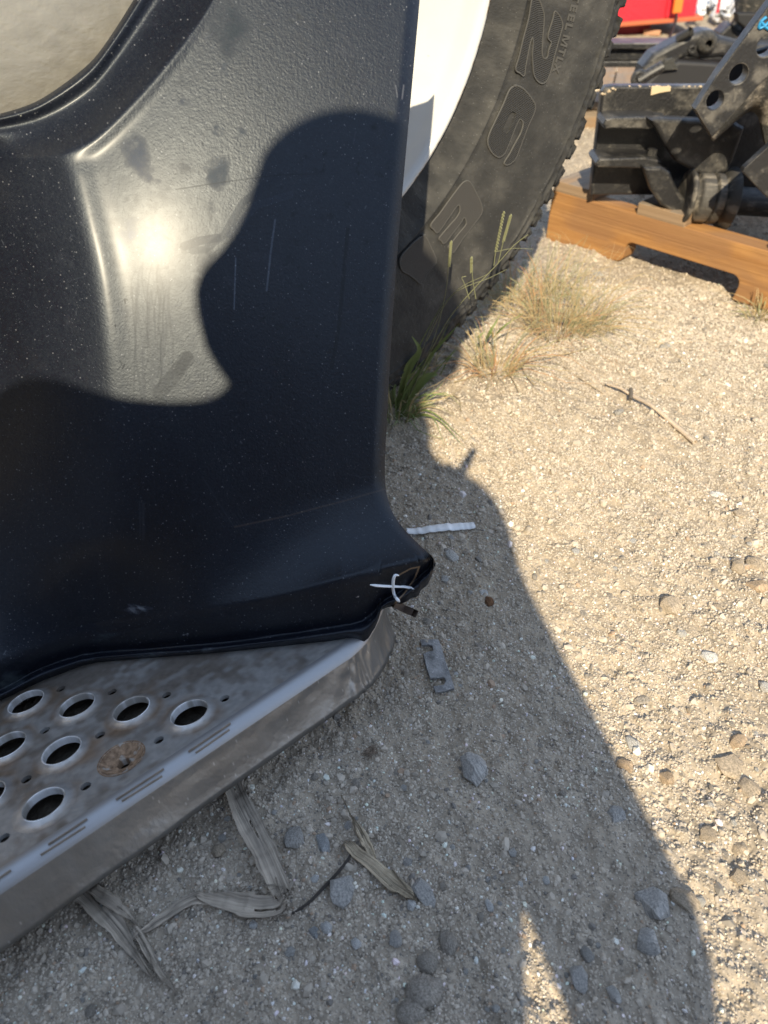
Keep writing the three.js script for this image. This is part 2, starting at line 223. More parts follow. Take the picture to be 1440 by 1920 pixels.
// dust, wiped spots, scratches
const TW = 1024, TH = 1656;
const [cDust, gx] = canvas(TW, TH), [cRough, gr] = canvas(TW, TH);
{
  const R = rng(77), T = (px, py) => { const [s, t] = pxST(px, py); return [s / PW * TW, (1 - t / PH) * TH]; }, K = TW / PW * 0.00041;
  const img = gx.createImageData(TW, TH), ir = gr.createImageData(TW, TH);
  const left = T(150, 500)[0];
  for (let j = 0; j < TH; j++) for (let i = 0; i < TW; i++) {
    const k = (j * TW + i) * 4, x = i / TW * PW, y = j / TW * PW;
    let d = 0.5 + 0.65 * fbm(x * 9, y * 7, 201, 4) + 0.25 * fbm(x * 60, y * 20, 207, 3);
    d += 0.12 * noise(x * 26, y * 3.2, 215);
    d = clamp(d, 0.1, 1.15);
    const s = hash2(i, j, 5), s2 = hash2(i >> 1, j >> 1, 6), sp = s > 0.9965 ? 0.13 : s2 > 0.9975 ? 0.09 : s > 0.985 ? 0.03 : 0, g = 0.012 * noise(i * 0.5, j * 0.5, 220);
    const b = [0.0007 + 0.0036 * d, 0.0018 + 0.0042 * d, 0.0058 + 0.0060 * d].map((v) => Math.max(0.002, v + sp + g * 0.25));
    const cs = toS(b); for (let q = 0; q < 3; q++) img.data[k + q] = clamp(cs[q]) * 255; img.data[k + 3] = 255;
    const ro = clamp(0.475 + 0.09 * (d - 0.5) + 0.02 * noise(x * 300, y * 300, 230)); ir.data[k] = ir.data[k + 1] = ir.data[k + 2] = ro * 255; ir.data[k + 3] = 255;
  }
  gx.putImageData(img, 0, 0); gr.putImageData(ir, 0, 0);
  function blot(px, py, rx, ry, rot, col, al, n = 26) { const [x, y] = T(px, py); for (let i = 0; i < n; i++) { const a = R() * 6.28, r = Math.sqrt(R()), ox = Math.cos(a) * r * rx * K, oy = Math.sin(a) * r * ry * K, c = Math.cos(rot), s = Math.sin(rot); gx.globalAlpha = al; gx.fillStyle = col; const e = [x + ox * c - oy * s, y + ox * s + oy * c, (0.2 + 0.35 * R()) * rx * K, (0.2 + 0.35 * R()) * ry * K, rot + R(), 0, 6.29]; gx.beginPath(); gx.ellipse(...e); gx.fill(); gr.globalAlpha = al; gr.fillStyle = gray(col); gr.beginPath(); gr.ellipse(...e); gr.fill(); } }
  const gray = (c) => +c.slice(4, c.indexOf(',')) < 45 ? 'rgb(200,200,200)' : 'rgb(170,170,170)';
  function stroke(pts, w, col, al, g = gx) { if (g === gx) stroke(pts, w, gray(col), al, gr); g.globalAlpha = al; g.strokeStyle = col; g.lineWidth = w * K; g.lineCap = 'round'; g.beginPath(); pts.forEach((p, i) => { const [x, y] = T(...p); i ? g.lineTo(x, y) : g.moveTo(x, y); }); g.stroke(); }
  const wet = 'rgb(22,34,48)';
  blot(256, 285, 20, 24, 0, wet, 0.16, 46); blot(268, 318, 15, 14, 0.4, wet, 0.16, 30); blot(288, 338, 13, 7, 0.2, wet, 0.16, 20);
  blot(408, 322, 17, 25, 0.1, wet, 0.17, 40); blot(410, 245, 9, 8, 0, wet, 0.15, 18); blot(452, 248, 8, 8, 0, wet, 0.15, 14); blot(430, 52, 30, 38, 0, 'rgb(18,24,32)', 0.12, 50); blot(424, 130, 7, 9, 0, wet, 0.2, 10); blot(395, 390, 5, 9, 0, wet, 0.18, 10);
  blot(345, 192, 9, 9, 0, wet, 0.1, 14); blot(238, 430, 14, 24, 0.4, 'rgb(60,74,88)', 0.10, 30);
  stroke([[345, 462], [372, 452], [408, 446]], 14, 'rgb(20,27,36)', 0.35); stroke([[360, 470], [385, 468], [420, 440], [455, 380], [520, 330]], 12, 'rgb(24,32,42)', 0.3); stroke([[430, 440], [480, 385], [545, 365]], 12, 'rgb(52,62,74)', 0.25);
  blot(385, 490, 14, 22, 0.3, 'rgb(18,24,32)', 0.12, 26);
  for (let i = 0; i < 26; i++) { const x0 = 250 + R() * 70, y0 = 488 + R() * 60, n = 7, p = [], len = 70 + R() * 170, dr = (R() - 0.5) * 14; for (let q = 0; q <= n; q++) p.push([x0 + dr * q / n + 5 * noise(q * 0.7, i * 3.3, 240) + 4 * Math.sin(q * 0.5 + i), y0 + len * q / n]); stroke(p, 2 + 6 * R() * R(), R() < 0.5 ? 'rgb(70,70,68)' : 'rgb(14,17,22)', 0.10 + 0.12 * R()); }
  for (let i = 0; i < 46; i++) { const x = 120 + R() * 560, y = 60 + R() * 860, n = 5, p = [], an = R() * 6.3, L = 15 + 70 * R() * R(); for (let q = 0; q <= n; q++) p.push([x + Math.cos(an) * L * q / n + 3 * noise(q, i * 2.1, 245), y + Math.sin(an) * L * q / n + 3 * noise(q, i * 2.1, 246)]); stroke(p, 0.7 + 1.2 * R(), 'rgb(105,108,110)', 0.12 + 0.2 * R()); }
  for (let i = 0; i < 70; i++) { const x = 60 + R() * 660, y = 20 + R() * 800; blot(x, y, 4 + 14 * R(), 4 + 16 * R(), R() * 3, R() < 0.5 ? 'rgb(15,20,28)' : 'rgb(62,62,60)', 0.05, 14); }
  stroke([[350, 672], [330, 700], [300, 735]], 26, 'rgb(16,17,18)', 0.22); stroke([[352, 668], [335, 695]], 18, 'rgb(10,12,14)', 0.2);
  stroke([[516, 412], [508, 470], [500, 545]], 3.5, 'rgb(120,128,138)', 0.42); stroke([[442, 484], [440, 545], [439, 580]], 2.5, 'rgb(120,130,140)', 0.5); stroke([[576, 300], [575, 330], [560, 350]], 12, 'rgb(40,48,60)', 0.2);
  stroke([[330, 355], [430, 340], [520, 328], [590, 326]], 1.2, 'rgb(10,10,10)', 0.5); stroke([[652, 430], [636, 610], [622, 690]], 7, 'rgb(3,5,9)', 0.5);
  stroke([[268, 945], [269, 1012]], 5, 'rgb(50,54,58)', 0.3); stroke([[262, 940], [263, 1005]], 2, 'rgb(72,76,80)', 0.3); stroke([[380, 895], [408, 940], [438, 985]], 3, 'rgb(45,50,56)', 0.3); for (let i = 0; i < 10; i++) stroke([[400 + i * 6, 950 + R() * 12], [425 + i * 6, 985 + R() * 14]], 1, 'rgb(70,78,84)', 0.25);
  stroke([[757, 160], [754, 185]], 3, 'rgb(120,120,120)', 0.5); stroke([[742, 160], [745, 182]], 2, 'rgb(120,120,120)', 0.5);
  stroke([[215, 330], [205, 380], [200, 420]], 1.4, 'rgb(100,100,100)', 0.35); stroke([[188, 390], [192, 470]], 1.4, 'rgb(110,105,100)', 0.35);
  blot(20, 1275, 26, 14, -0.4, 'rgb(96,98,100)', 0.10, 50); blot(255, 1142, 22, 6, 0, 'rgb(120,124,126)', 0.22, 26); blot(348, 1190, 5, 4, 0, 'rgb(130,130,130)', 0.5, 8); blot(672, 1120, 4, 2.4, 0, 'rgb(170,160,150)', 0.7, 5); blot(390, 1220, 12, 6, 0, 'rgb(110,112,112)', 0.16, 20); blot(280, 1228, 30, 5, 0, 'rgb(80,82,84)', 0.12, 30); blot(190, 1196, 30, 6, -0.2, 'rgb(70,76,82)', 0.08, 30); blot(37, 216, 3, 2, 0, 'rgb(190,190,170)', 0.9, 4);
  // dusty line on the fold, bare plastic at the break
  stroke([[722, 917], [690, 926], [650, 938], [600, 951], [540, 967], [440, 988]], 3.5, 'rgb(96,74,56)', 0.38);
  stroke([[737, 1136], [760, 1110], [778, 1084], [786, 1063], [770, 1066], [745, 1080]], 3.4, 'rgb(150,122,88)', 0.75); stroke([[735, 1138], [712, 1158]], 4, 'rgb(150,125,95)', 0.7);
  for (let i = 0; i < 420; i++) { const x = R() * 800 - 40, y = R() * 1250, w = 0.8 + 2.2 * R() * R(); stroke([[x, y], [x + (R() - 0.5) * 9, y + R() * 12 - 4]], w, R() < 0.55 ? 'rgb(6,8,12)' : 'rgb(95,98,100)', 0.25 + 0.35 * R()); }
  for (let i = 0; i < 60; i++) { const x = 480 + R() * 260, y = R() * 900; blot(x, y, 3 + 7 * R(), 3 + 6 * R(), R() * 3, 'rgb(5,8,14)', 0.25, 7); }
  gx.globalAlpha = 1;
}
M.panel = phys({ map: canvasTex(cDust), roughnessMap: canvasTex(cRough, false), roughness: 1, metalness: 0, bumpMap: rep(tPeel, 9, 14.5), bumpScale: 0.000125, clearcoat: 0.10, clearcoatRoughness: 0.23, ior: 1.43, specularColor: rgb(0.84, 0.93, 1.0) });
{
  const NC = 250, NR = 330, pos = [], uv = [], idx = [], fp = [];
  for (let j = 0; j <= NR; j++) for (let i = 0; i <= NC; i++) {
    const a = i / NC; let x = panX(a, 200), t = j / NR;
    let xt = panX(a, -150); for (let k = 0; k < 4; k++) xt = panX(a, yTop(xt)); const y0 = yTop(xt);
    const xb = lerp(-170, 817, a), y1 = yBot(xb), y = lerp(y0, y1, t);
    x = lerp(panX(a, y), xb, sstep(0.93, 1, t) * (y > 1057 ? 1 : 0)); if (y > 1057) x = xb;
    fp.push([x, y]);
  }
  const n = fp.length;
  for (const off of [0, 0.0045]) for (const [x, y] of fp) { const X = panPoint(x, y, off), [s, t] = panST(onPan(x, y)); pos.push(X.x, X.y, X.z); uv.push(s / PW, t / PH); }
  const W = NC + 1;
  for (let j = 0; j < NR; j++) for (let i = 0; i < NC; i++) { const a = j * W + i, b = a + 1, c = a + W, d = c + 1; idx.push(a, c, b, b, c, d, n + a, n + b, n + c, n + b, n + d, n + c); }
  const rim = []; for (let i = 0; i <= NC; i++) rim.push(i); for (let j = 1; j <= NR; j++) rim.push(j * W + NC); for (let i = NC - 1; i >= 0; i--) rim.push(NR * W + i); for (let j = NR - 1; j > 0; j--) rim.push(j * W);
  const g = geo(pos, idx, uv);
  // the cut edge has vertices of its own so that it stays crisp
  const ep = [], ei = []; rim.forEach((k) => { for (const o of [k, n + k]) ep.push(pos[o * 3], pos[o * 3 + 1], pos[o * 3 + 2]); }); for (let q = 0; q < rim.length; q++) { const a = q * 2, b = ((q + 1) % rim.length) * 2; ei.push(a, b, a + 1, b, b + 1, a + 1); }
  const fairing = mesh('side_fairing', g, M.panel, truck); info(fairing, 'glossy dark navy fairing panel, dusty above and broken at its lower corner');
  mesh('cut_edge', geo(ep, ei), mat({ color: rgb(0.20, 0.14, 0.085), roughness: 0.8 }), fairing);
  // white paint-marker cross
  const pm = mat({ color: rgb(0.83, 0.84, 0.85), roughness: 0.55 });
  const flat = (pts, r) => { const ps = []; for (const [x, y] of pts) ps.push(panPoint(x, y, -0.0006)); return tube(ps, (t) => r * Math.min(1, 0.35 + 6 * Math.min(t, 1 - t)), 40, 7); };
  mesh('paint_mark', merge([flat([[694, 1096.5], [712, 1098.5], [735, 1099.5], [755, 1100], [768, 1102], [776, 1104.5]], 0.00115), flat([[748, 1079], [741.5, 1078], [738, 1084], [737, 1096], [737.5, 1108], [740.5, 1118], [745, 1124], [749.5, 1128.5]], 0.0013)]), pm, fairing).userData.label = 'white hand-drawn paint-marker cross';
  const bk = []; for (const [a, b, r] of [[[736, 1130, 0.006], [778, 1150, 0.004], 0.0042]]) bk.push(tube([panPoint(a[0], a[1], 0.006), panPoint(757, 1141, 0.006), CAM.clone().addScaledVector(dir(b[0], b[1]), panPoint(757, 1125).sub(CAM).dot(cB) * -1 + 0.004)], r, 10, 4));
  mesh('torn_tab', merge(bk), mat({ color: rgb(0.075, 0.05, 0.035), roughness: 0.8 }), fairing);
}
// step: perforated plate with flanged holes, rounded nose and skirt
const sE1 = onStep(660, 1212).sub(onStep(0, 1652)).normalize(), sN = nStep.clone(), sE2 = V().crossVectors(sN, sE1).normalize(), sO = onStep(330, 1432);
const sxy = (px, py) => { const d = onStep(px, py).sub(sO); return [d.dot(sE1), d.dot(sE2)]; };
const S3 = (a, b, c) => sO.clone().addScaledVector(sE1, a).addScaledVector(sE2, b).addScaledVector(sN, c);
const lat = (u, v) => { const P = V(-0.9364 + u * 0.1426 + v * 0.0098, -1, -1.4795 + u * 0.0598 + v * 0.1501).multiplyScalar(H_STEP), X = CAM.clone().add(step2w(P)), d = X.sub(sO); return [d.dot(sE1), d.dot(sE2)]; };
{
  const RB = 0.0409 * H_STEP, bigs = [], smalls = [];
  for (const [u, v] of [[0, 0], [1, 0], [2, 0], [3, 0], [0, 1], [1, 1], [0, 2], [1, 2], [-1, 0], [-1, 1], [-1, 2], [-1, 3], [0, 3], [-2, 1], [-2, 2], [-2, 3], [-2, 4], [-3, 4], [-1, 4]]) bigs.push(lat(u, v));
  const rusty = lat(2, 1);
  for (const [u, v] of [[0, 0], [1, 0], [2, 0], [3, 0], [0, 1], [1, 1], [2, 1], [0, 2], [1, 2], [0, 3], [-1, 0], [-1, 1], [-1, 2], [-1, 3], [-2, 2], [-2, 3], [-2, 4], [-1, 4]]) smalls.push(lat(u + 0.5443, v - 0.425));
  const nose = [[-260, 1822], [0, 1652], [330, 1432], [560, 1279], [625, 1235.5], [655, 1215.5], [666, 1206], [681, 1191], [696, 1168], [708, 1145], [718, 1118]].map((p) => sxy(...p));
  const RF = 0.0105, DROP = 0.043;
  const inner = nose.slice(1).map((p, i) => p);
  // outline of the flat plate: offset inwards by RF
  const curve = new THREE.CatmullRomCurve3(nose.map((p) => V(p[0], p[1], 0)), false, 'centripetal'), NS = 240, path = [];
  for (let i = 0; i <= NS; i++) { const p = curve.getPoint(i / NS), t = curve.getTangent(i / NS); path.push([p.x, p.y, -t.y, t.x]); }      // point, inward normal
  const off = path.map(([x, y, nx, ny]) => [x + nx * RF, y + ny * RF]);
  const outline = [...off.filter((_, i) => i % 4 === 0 || i > NS * 0.75), ...[[640, 1150], [400, 1185], [180, 1205], [80, 1240], [0, 1280], [-260, 1410]].map((p) => sxy(...p))];
  const sh = new THREE.Shape(outline.map((p) => new THREE.Vector2(p[0], p[1])));
  const inside = (c, r) => c[0] > -0.34 && c[0] < 0.2;
  const cut = (c, r) => { const h = new THREE.Path(); h.absarc(c[0], c[1], r, 0, Math.PI * 2, true); sh.holes.push(h); };
  const inPoly = ([x, y]) => { let k = false; for (let i = 0, j = outline.length - 1; i < outline.length; j = i++) { const [xi, yi] = outline[i], [xj, yj] = outline[j]; if ((yi > y) !== (yj > y) && x < (xj - xi) * (y - yi) / (yj - yi) + xi) k = !k; } return k; };
  const clear = (c, r) => [0, 1, 2, 3, 4, 5, 6, 7].every((k) => inPoly([c[0] + r * Math.cos(k * 0.785), c[1] + r * Math.sin(k * 0.785)]));
  const B = bigs.filter((c) => clear(c, RB + 0.002)), Sm = smalls.filter((c) => clear(c, 0.005));
  B.forEach((c) => cut(c, RB)); Sm.forEach((c) => cut(c, 0.0036)); cut(rusty, 0.0155);
  // colour: dull aluminium, dried mud towards the panel, rust round some holes
  const SW = 1024, [cc, g] = canvas(SW, SW), SX = 0.5, x0 = -0.36, y0 = -0.03, R = rng(31);
  const im = g.createImageData(SW, SW);
  const bend = sxy(330, 1432)[1];
  for (let j = 0; j < SW; j++) for (let i = 0; i < SW; i++) {
    const x = x0 + i / SW * SX, y = y0 + (1 - j / SW) * SX, k = (j * SW + i) * 4;
    const mud = sstep(0.15, 0.75, 0.34 + 4.2 * (y - 0.05) + 0.7 * fbm(x * 22, y * 22, 301, 4) + 0.25 * noise(x * 160, y * 160, 306));
    let near = 1; for (const c of B) near = Math.min(near, Math.hypot(x - c[0], y - c[1])); const rn = sstep(0.034, 0.014, near), shiny = sstep(RB + 0.0075, RB + 0.001, near);
    const rust = sstep(0.36, 0.9, rn * 0.45 + 0.62 * fbm(x * 30 + 5, y * 30, 311, 4) + 0.24) * (1 - 0.8 * shiny);
    const gr2 = 1 + 0.16 * fbm(x * 14, y * 14, 320, 4) + 0.12 * noise(x * 300, y * 300, 325);
    const al = [0.43, 0.42, 0.405], md = [0.215, 0.182, 0.15], ru = [0.31, 0.20, 0.115];
    const c = [0, 1, 2].map((q) => lerp(lerp(lerp(al[q], md[q], mud * 0.85), ru[q], rust * 0.75), [0.62, 0.61, 0.6][q], shiny * 0.45) * gr2), s = toS(c);
    for (let q = 0; q < 3; q++) im.data[k + q] = clamp(s[q]) * 255; im.data[k + 3] = 255;
  }
  g.putImageData(im, 0, 0);
  M.step = phys({ map: canvasTex(cc), metalness: 0.55, roughness: 0.42, bumpMap: rep(tGrain, 6), bumpScale: 0.0003 });
  const withUV = (gg) => { const p = gg.attributes.position, u = new Float32Array(p.count * 2); for (let i = 0; i < p.count; i++) { u[i * 2] = (p.getX(i) - x0) / SX; u[i * 2 + 1] = (p.getY(i) - y0) / SX; } gg.setAttribute('uv', new THREE.BufferAttribute(u, 2)); return gg; };
  const m4 = basis(sO, sE1, sE2, sN);
  const plate = withUV(new THREE.ExtrudeGeometry(sh, { depth: 0.003, bevelEnabled: false, curveSegments: 28 })); plate.translate(0, 0, -0.003); plate.applyMatrix4(m4);
  const step = mesh('step', plate, M.step, truck); info(step, 'worn aluminium step plate with flanged round holes');
  // nose and skirt swept along the edge
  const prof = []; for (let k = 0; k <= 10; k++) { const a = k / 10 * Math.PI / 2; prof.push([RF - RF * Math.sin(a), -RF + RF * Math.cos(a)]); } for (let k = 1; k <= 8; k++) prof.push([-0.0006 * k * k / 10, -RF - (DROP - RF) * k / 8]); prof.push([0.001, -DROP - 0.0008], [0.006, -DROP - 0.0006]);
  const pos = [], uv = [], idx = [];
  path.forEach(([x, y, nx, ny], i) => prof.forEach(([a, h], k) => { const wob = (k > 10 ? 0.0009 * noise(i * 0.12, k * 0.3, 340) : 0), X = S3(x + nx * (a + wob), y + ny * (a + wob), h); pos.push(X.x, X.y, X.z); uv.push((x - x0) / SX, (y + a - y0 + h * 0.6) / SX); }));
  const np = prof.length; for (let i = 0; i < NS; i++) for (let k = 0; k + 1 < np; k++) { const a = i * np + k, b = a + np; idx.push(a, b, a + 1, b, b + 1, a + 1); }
  M.skirt = phys({ metalness: 0.65, roughness: 0.30, map: rep(dataTex(512, (u, v) => { const n = 0.5 + 0.6 * fbm(u * 5, v * 9, 371, 5, 0) + 0.2 * noise(u * 60, v * 18, 375), sp = hash2(Math.floor(u * 512), Math.floor(v * 256), 377) > 0.996 ? 0.2 : 0; return toS([lerp(0.32, 0.22, n) + sp, lerp(0.31, 0.205, n) + sp, lerp(0.295, 0.185, n) + sp]); }, 1, true), 1.2), bumpMap: rep(tGrain, 5), bumpScale: 0.0002 });
  mesh('nose_skirt', geo(pos, idx.filter((_, q) => Math.floor(q / 6) % (np - 1) >= 9), uv), M.skirt, step);
  mesh('nose_highlight', geo(pos, idx.filter((_, q) => Math.floor(q / 6) % (np - 1) < 9), uv), phys({ color: rgb(0.33, 0.33, 0.335), metalness: 0.7, roughness: 0.44, bumpMap: rep(tGrain, 4), bumpScale: 0.00006 }), step);  // bend strip coloured lighter than the skirt, standing in for its sky highlight
  // mud stuck on the end of the skirt
  const lath = (pr, c, m, name, seg = 40) => { const l = new THREE.LatheGeometry(pr.map((p) => new THREE.Vector2(p[0], p[1])), seg); l.rotateX(Math.PI / 2); const p = l.attributes.position, u = new Float32Array(p.count * 2); for (let i = 0; i < p.count; i++) { u[i * 2] = (p.getX(i) + c[0] - x0) / SX; u[i * 2 + 1] = (p.getY(i) + c[1] - y0) / SX; } l.setAttribute('uv', new THREE.BufferAttribute(u, 2)); l.translate(c[0], c[1], 0); l.applyMatrix4(m4); return mesh(name, l, m, step); };
  M.ring = phys({ map: rep(dataTex(256, (u, v) => { const n = sstep(-0.3, 0.35, fbm(u * 10, v * 10, 365, 4, 10)); return toS([lerp(0.42, 0.82, n), lerp(0.39, 0.81, n), lerp(0.35, 0.80, n)]); }, 1, true), 5), metalness: 0.3, roughness: 0.36, bumpMap: rep(tGrain, 30), bumpScale: 0.0002 });
  for (const c of B) { lath([[RB + 0.0075, 0.0001], [RB + 0.0048, 0.0004], [RB + 0.0022, 0.0013], [RB + 0.0006, 0.0024]], c, M.step, 'hole_collar'); lath([[RB + 0.0006, 0.0024], [RB + 0.0003, 0.0027], [RB - 0.0001, 0.0027], [RB - 0.0004, 0.0024], [RB - 0.0005, 0.001], [RB - 0.0006, -0.0032]], c, M.ring, 'flange_ring'); };
  lath([[0.0168, 0.0002], [0.0158, 0.0001], [0.0146, -0.0008], [0.0125, -0.0030], [0.0095, -0.0048], [0.0062, -0.0052], [0.0052, -0.0046], [0.0046, -0.0054], [0.0046, -0.010]], rusty, phys({ map: dataTex(256, (u, v) => { const n = clamp(0.5 + 1.0 * fbm(u * 16, v * 16, 351, 4, 16)), g = sstep(0.1, 0.5, fbm(u * 9, v * 9, 355, 4, 9)); return toS([lerp(lerp(0.14, 0.36, n), 0.36, g), lerp(lerp(0.085, 0.24, n), 0.33, g), lerp(lerp(0.05, 0.15, n), 0.29, g)]); }, 14, true), roughness: 0.85, metalness: 0.1 }), 'rusty_dimple');
  // wear ribs beside the bend, in pairs
  const rib = (a, b, w) => { const A = onStep(...a), Bq = onStep(...b), d = Bq.clone().sub(A), L = d.length(); d.normalize(); const y = V().crossVectors(sN, d); return box(A, d, y, sN, [0, -w, -0.001], [L, w, 0.0007], 0.0003); };
  for (const [a, b] of [[[353, 1409], [432, 1355.5]], [[367, 1411.5], [430, 1367.5]], [[217, 1499], [307, 1441]], [[228, 1502], [304, 1454.5]], [[90, 1583], [163, 1535]], [[76, 1603], [160, 1549.5]], [[-60, 1687], [20, 1631]]]) mesh('wear_rib', rib(a, b, 0.0004), M.step, step);
  // packed soil seen through the holes
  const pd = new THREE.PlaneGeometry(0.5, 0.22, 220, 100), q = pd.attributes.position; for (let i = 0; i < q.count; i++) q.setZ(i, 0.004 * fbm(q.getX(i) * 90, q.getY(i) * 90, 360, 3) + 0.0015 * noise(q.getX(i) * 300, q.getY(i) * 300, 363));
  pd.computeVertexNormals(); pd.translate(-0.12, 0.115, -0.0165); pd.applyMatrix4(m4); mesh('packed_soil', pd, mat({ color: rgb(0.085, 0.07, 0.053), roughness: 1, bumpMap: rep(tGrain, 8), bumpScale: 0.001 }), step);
  const low = S3(nose[1][0], nose[1][1], -DROP); console.log('skirt low y', low.y, 'want px 1750:', (() => { const v = low.sub(CAM), z = -v.dot(cB); return [720 + F * v.dot(cR) / z, 960 - F * v.dot(cU) / z]; })());
}
// wheel
const WN = V(Math.sin(35.5 * Math.PI / 180), 0, Math.cos(35.5 * Math.PI / 180)), WC = V(-0.129, 0.495, -0.720), WX = V().crossVectors(UPV, WN).normalize();
const wheel2w = basis(WC, WX, UPV, WN);
const onWheel = (px, py, off = 0) => { const X = onPlane(px, py, WC.clone().addScaledVector(WN, off), WN).sub(WC); return [X.dot(WX), X.y]; };
{
  const wheel = new THREE.Group(); wheel.name = 'wheel'; truck.add(wheel);
  M.rubber = mat({ roughness: 0.82, map: rep(dataTex(512, (u, v) => { const d = 0.5 + 0.75 * fbm(u * 12, v * 12, 401, 5, 12), s = hash2(Math.floor(u * 512), Math.floor(v * 512), 8) > 0.997 ? 0.14 : 0; return toS([0.019 + 0.042 * d * d + s, 0.019 + 0.0395 * d * d + s, 0.0185 + 0.034 * d * d + s]); }, 1, true), 3), bumpMap: rep(tGrain, 8), bumpScale: 0.0006 });
  const scuff = (r, t) => 0.0016 * sstep(0.445, 0.47, r) * (noise(t * 30 + r * 120, r * 420, 410) + noise(t * 90, r * 900, 412));
  const pr = [[0.283, -0.02], [0.285, -0.004], [0.289, 0.0015], [0.296, 0.004], [0.306, 0.006], [0.318, 0.0105], [0.3255, 0.014], [0.3275, 0.0165], [0.3295, 0.0165], [0.332, 0.0148], [0.345, 0.0175], [0.352, 0.018], [0.456, 0.018], [0.4575, 0.0195], [0.459, 0.0195], [0.4605, 0.0178], [0.468, 0.0165], [0.4695, 0.0182], [0.4712, 0.0162], [0.478, 0.0138], [0.4795, 0.0155], [0.482, 0.0120], [0.489, 0.0065], [0.491, 0.0085], [0.4935, 0.0030], [0.499, -0.006], [0.504, -0.0155], [0.507, -0.024], [0.509, -0.034], [0.510, -0.06], [0.511, -0.13], [0.510, -0.20], [0.504, -0.245], [0.47, -0.275], [0.38, -0.28], [0.285, -0.26]];
  const fine = []; for (let i = 0; i + 1 < pr.length; i++) { const n = Math.max(1, Math.ceil(Math.hypot(pr[i + 1][0] - pr[i][0], pr[i + 1][1] - pr[i][1]) / 0.006)); for (let k = 0; k < n; k++) fine.push([lerp(pr[i][0], pr[i + 1][0], k / n), lerp(pr[i][1], pr[i + 1][1], k / n)]); } fine.push(pr[pr.length - 1]);
  const NT = 2000, pos = [], uv = [], idx = [], np = fine.length, PER = 62;
  for (let i = 0; i <= NT; i++) { const t = i / NT * Math.PI * 2; fine.forEach(([r, z], k) => {
    const ph = (t * PER / (Math.PI * 2) + 0.2 * Math.sin(t * 7)) % 1, slot = z < -0.010 && r > 0.49 && z > -0.235 ? sstep(0, 0.05, ph) * (1 - sstep(0.14, 0.2, ph)) : 0, half = z < 0.002 && z > -0.03 && r > 0.493 ? 0.6 * sstep(0.5, 0.53, ph) * (1 - sstep(0.6, 0.63, ph)) : 0;
    const sh2 = r > 0.474 && z > -0.05 && z < 0.02 ? sstep(0.474, 0.484, r) * Math.max(sstep(0, 0.04, ph) * (1 - sstep(0.17, 0.22, ph)), 0.55 * sstep(0.5, 0.53, ph) * (1 - sstep(0.58, 0.62, ph))) : 0; let rr = r - 0.016 * Math.max(slot, half) * (1 - sh2) - 0.009 * sh2 + (r > 0.495 ? 0.0012 * noise(t * 60, z * 90, 415) : 0); const zz = z + scuff(r, t) - 0.003 * Math.max(slot, half) - 0.007 * sh2;
    let x = rr * Math.cos(t), y = rr * Math.sin(t); if (y < -0.488) y = -0.488 + (y + 0.488) * 0.25;
    pos.push(x, y, zz); uv.push(t * 0.5, r); }); }
  for (let i = 0; i < NT; i++) for (let k = 0; k + 1 < np; k++) { const a = i * np + k, b = a + np; idx.push(a, b, a + 1, b, b + 1, a + 1); }
  const tg = geo(pos, idx, uv); tg.applyMatrix4(wheel2w); mesh('tyre', tg, M.rubber, wheel);
  const rp = [[0.2925, -0.030], [0.2925, -0.002], [0.2920, 0.003], [0.2895, 0.0062], [0.286, 0.0068], [0.2825, 0.0045], [0.2795, -0.002], [0.2775, -0.012], [0.2745, -0.022], [0.268, -0.034], [0.262, -0.06], [0.258, -0.10], [0.245, -0.125], [0.20, -0.135], [0.15, -0.13], [0.11, -0.12], [0.108, -0.16], [0.06, -0.16]];
  const lg = new THREE.LatheGeometry(rp.map((p) => new THREE.Vector2(p[0], p[1])), 240); lg.rotateX(Math.PI / 2); lg.applyMatrix4(wheel2w);
  const [rc, rg2] = canvas(1024, 256); { const R = rng(9), im = rg2.createImageData(1024, 256); for (let j = 0; j < 256; j++) for (let i = 0; i < 1024; i++) { const k = (j * 1024 + i) * 4, v = 1 - j / 256, rim = sstep(0.74, 0.97, 1 - Math.abs(v * 17 - 3.1) / 3.1), st = sstep(0.42, 0.62, 0.32 * rim + 0.5 * fbm(i / 14, j / 9, 420, 4) + 0.12), n = 0.97 + 0.04 * fbm(i / 40, j / 30, 425, 3); const c = toS([lerp(0.52, 0.25, st) * n, lerp(0.52, 0.18, st) * n, lerp(0.505, 0.11, st) * n]); for (let q = 0; q < 3; q++) im.data[k + q] = c[q] * 255; im.data[k + 3] = 255; } rg2.putImageData(im, 0, 0); }
  { const u = lg.attributes.uv; for (let i = 0; i < u.count; i++) u.setX(i, u.getX(i) * 3); const t = canvasTex(rc); t.wrapS = THREE.RepeatWrapping; mesh('rim', lg, phys({ map: t, roughness: 0.35, clearcoat: 0.3, clearcoatRoughness: 0.2 }), wheel); }
  // raised letters of the tyre's size mark
  M.letter = mat({ color: rgb(0.038, 0.037, 0.034), roughness: 0.75, bumpMap: tHatch, bumpScale: 0.0012 });
  M.outline = mat({ color: rgb(0.062, 0.060, 0.055), roughness: 0.85 });
  M.letterFlat = mat({ color: rgb(0.044, 0.042, 0.039), roughness: 0.75, bumpMap: rep(tGrain, 30), bumpScale: 0.0003 });
  const Z = (ox, oy, sc) => (p) => onWheel(ox + p[0] / sc, oy + p[1] / sc, 0.018);
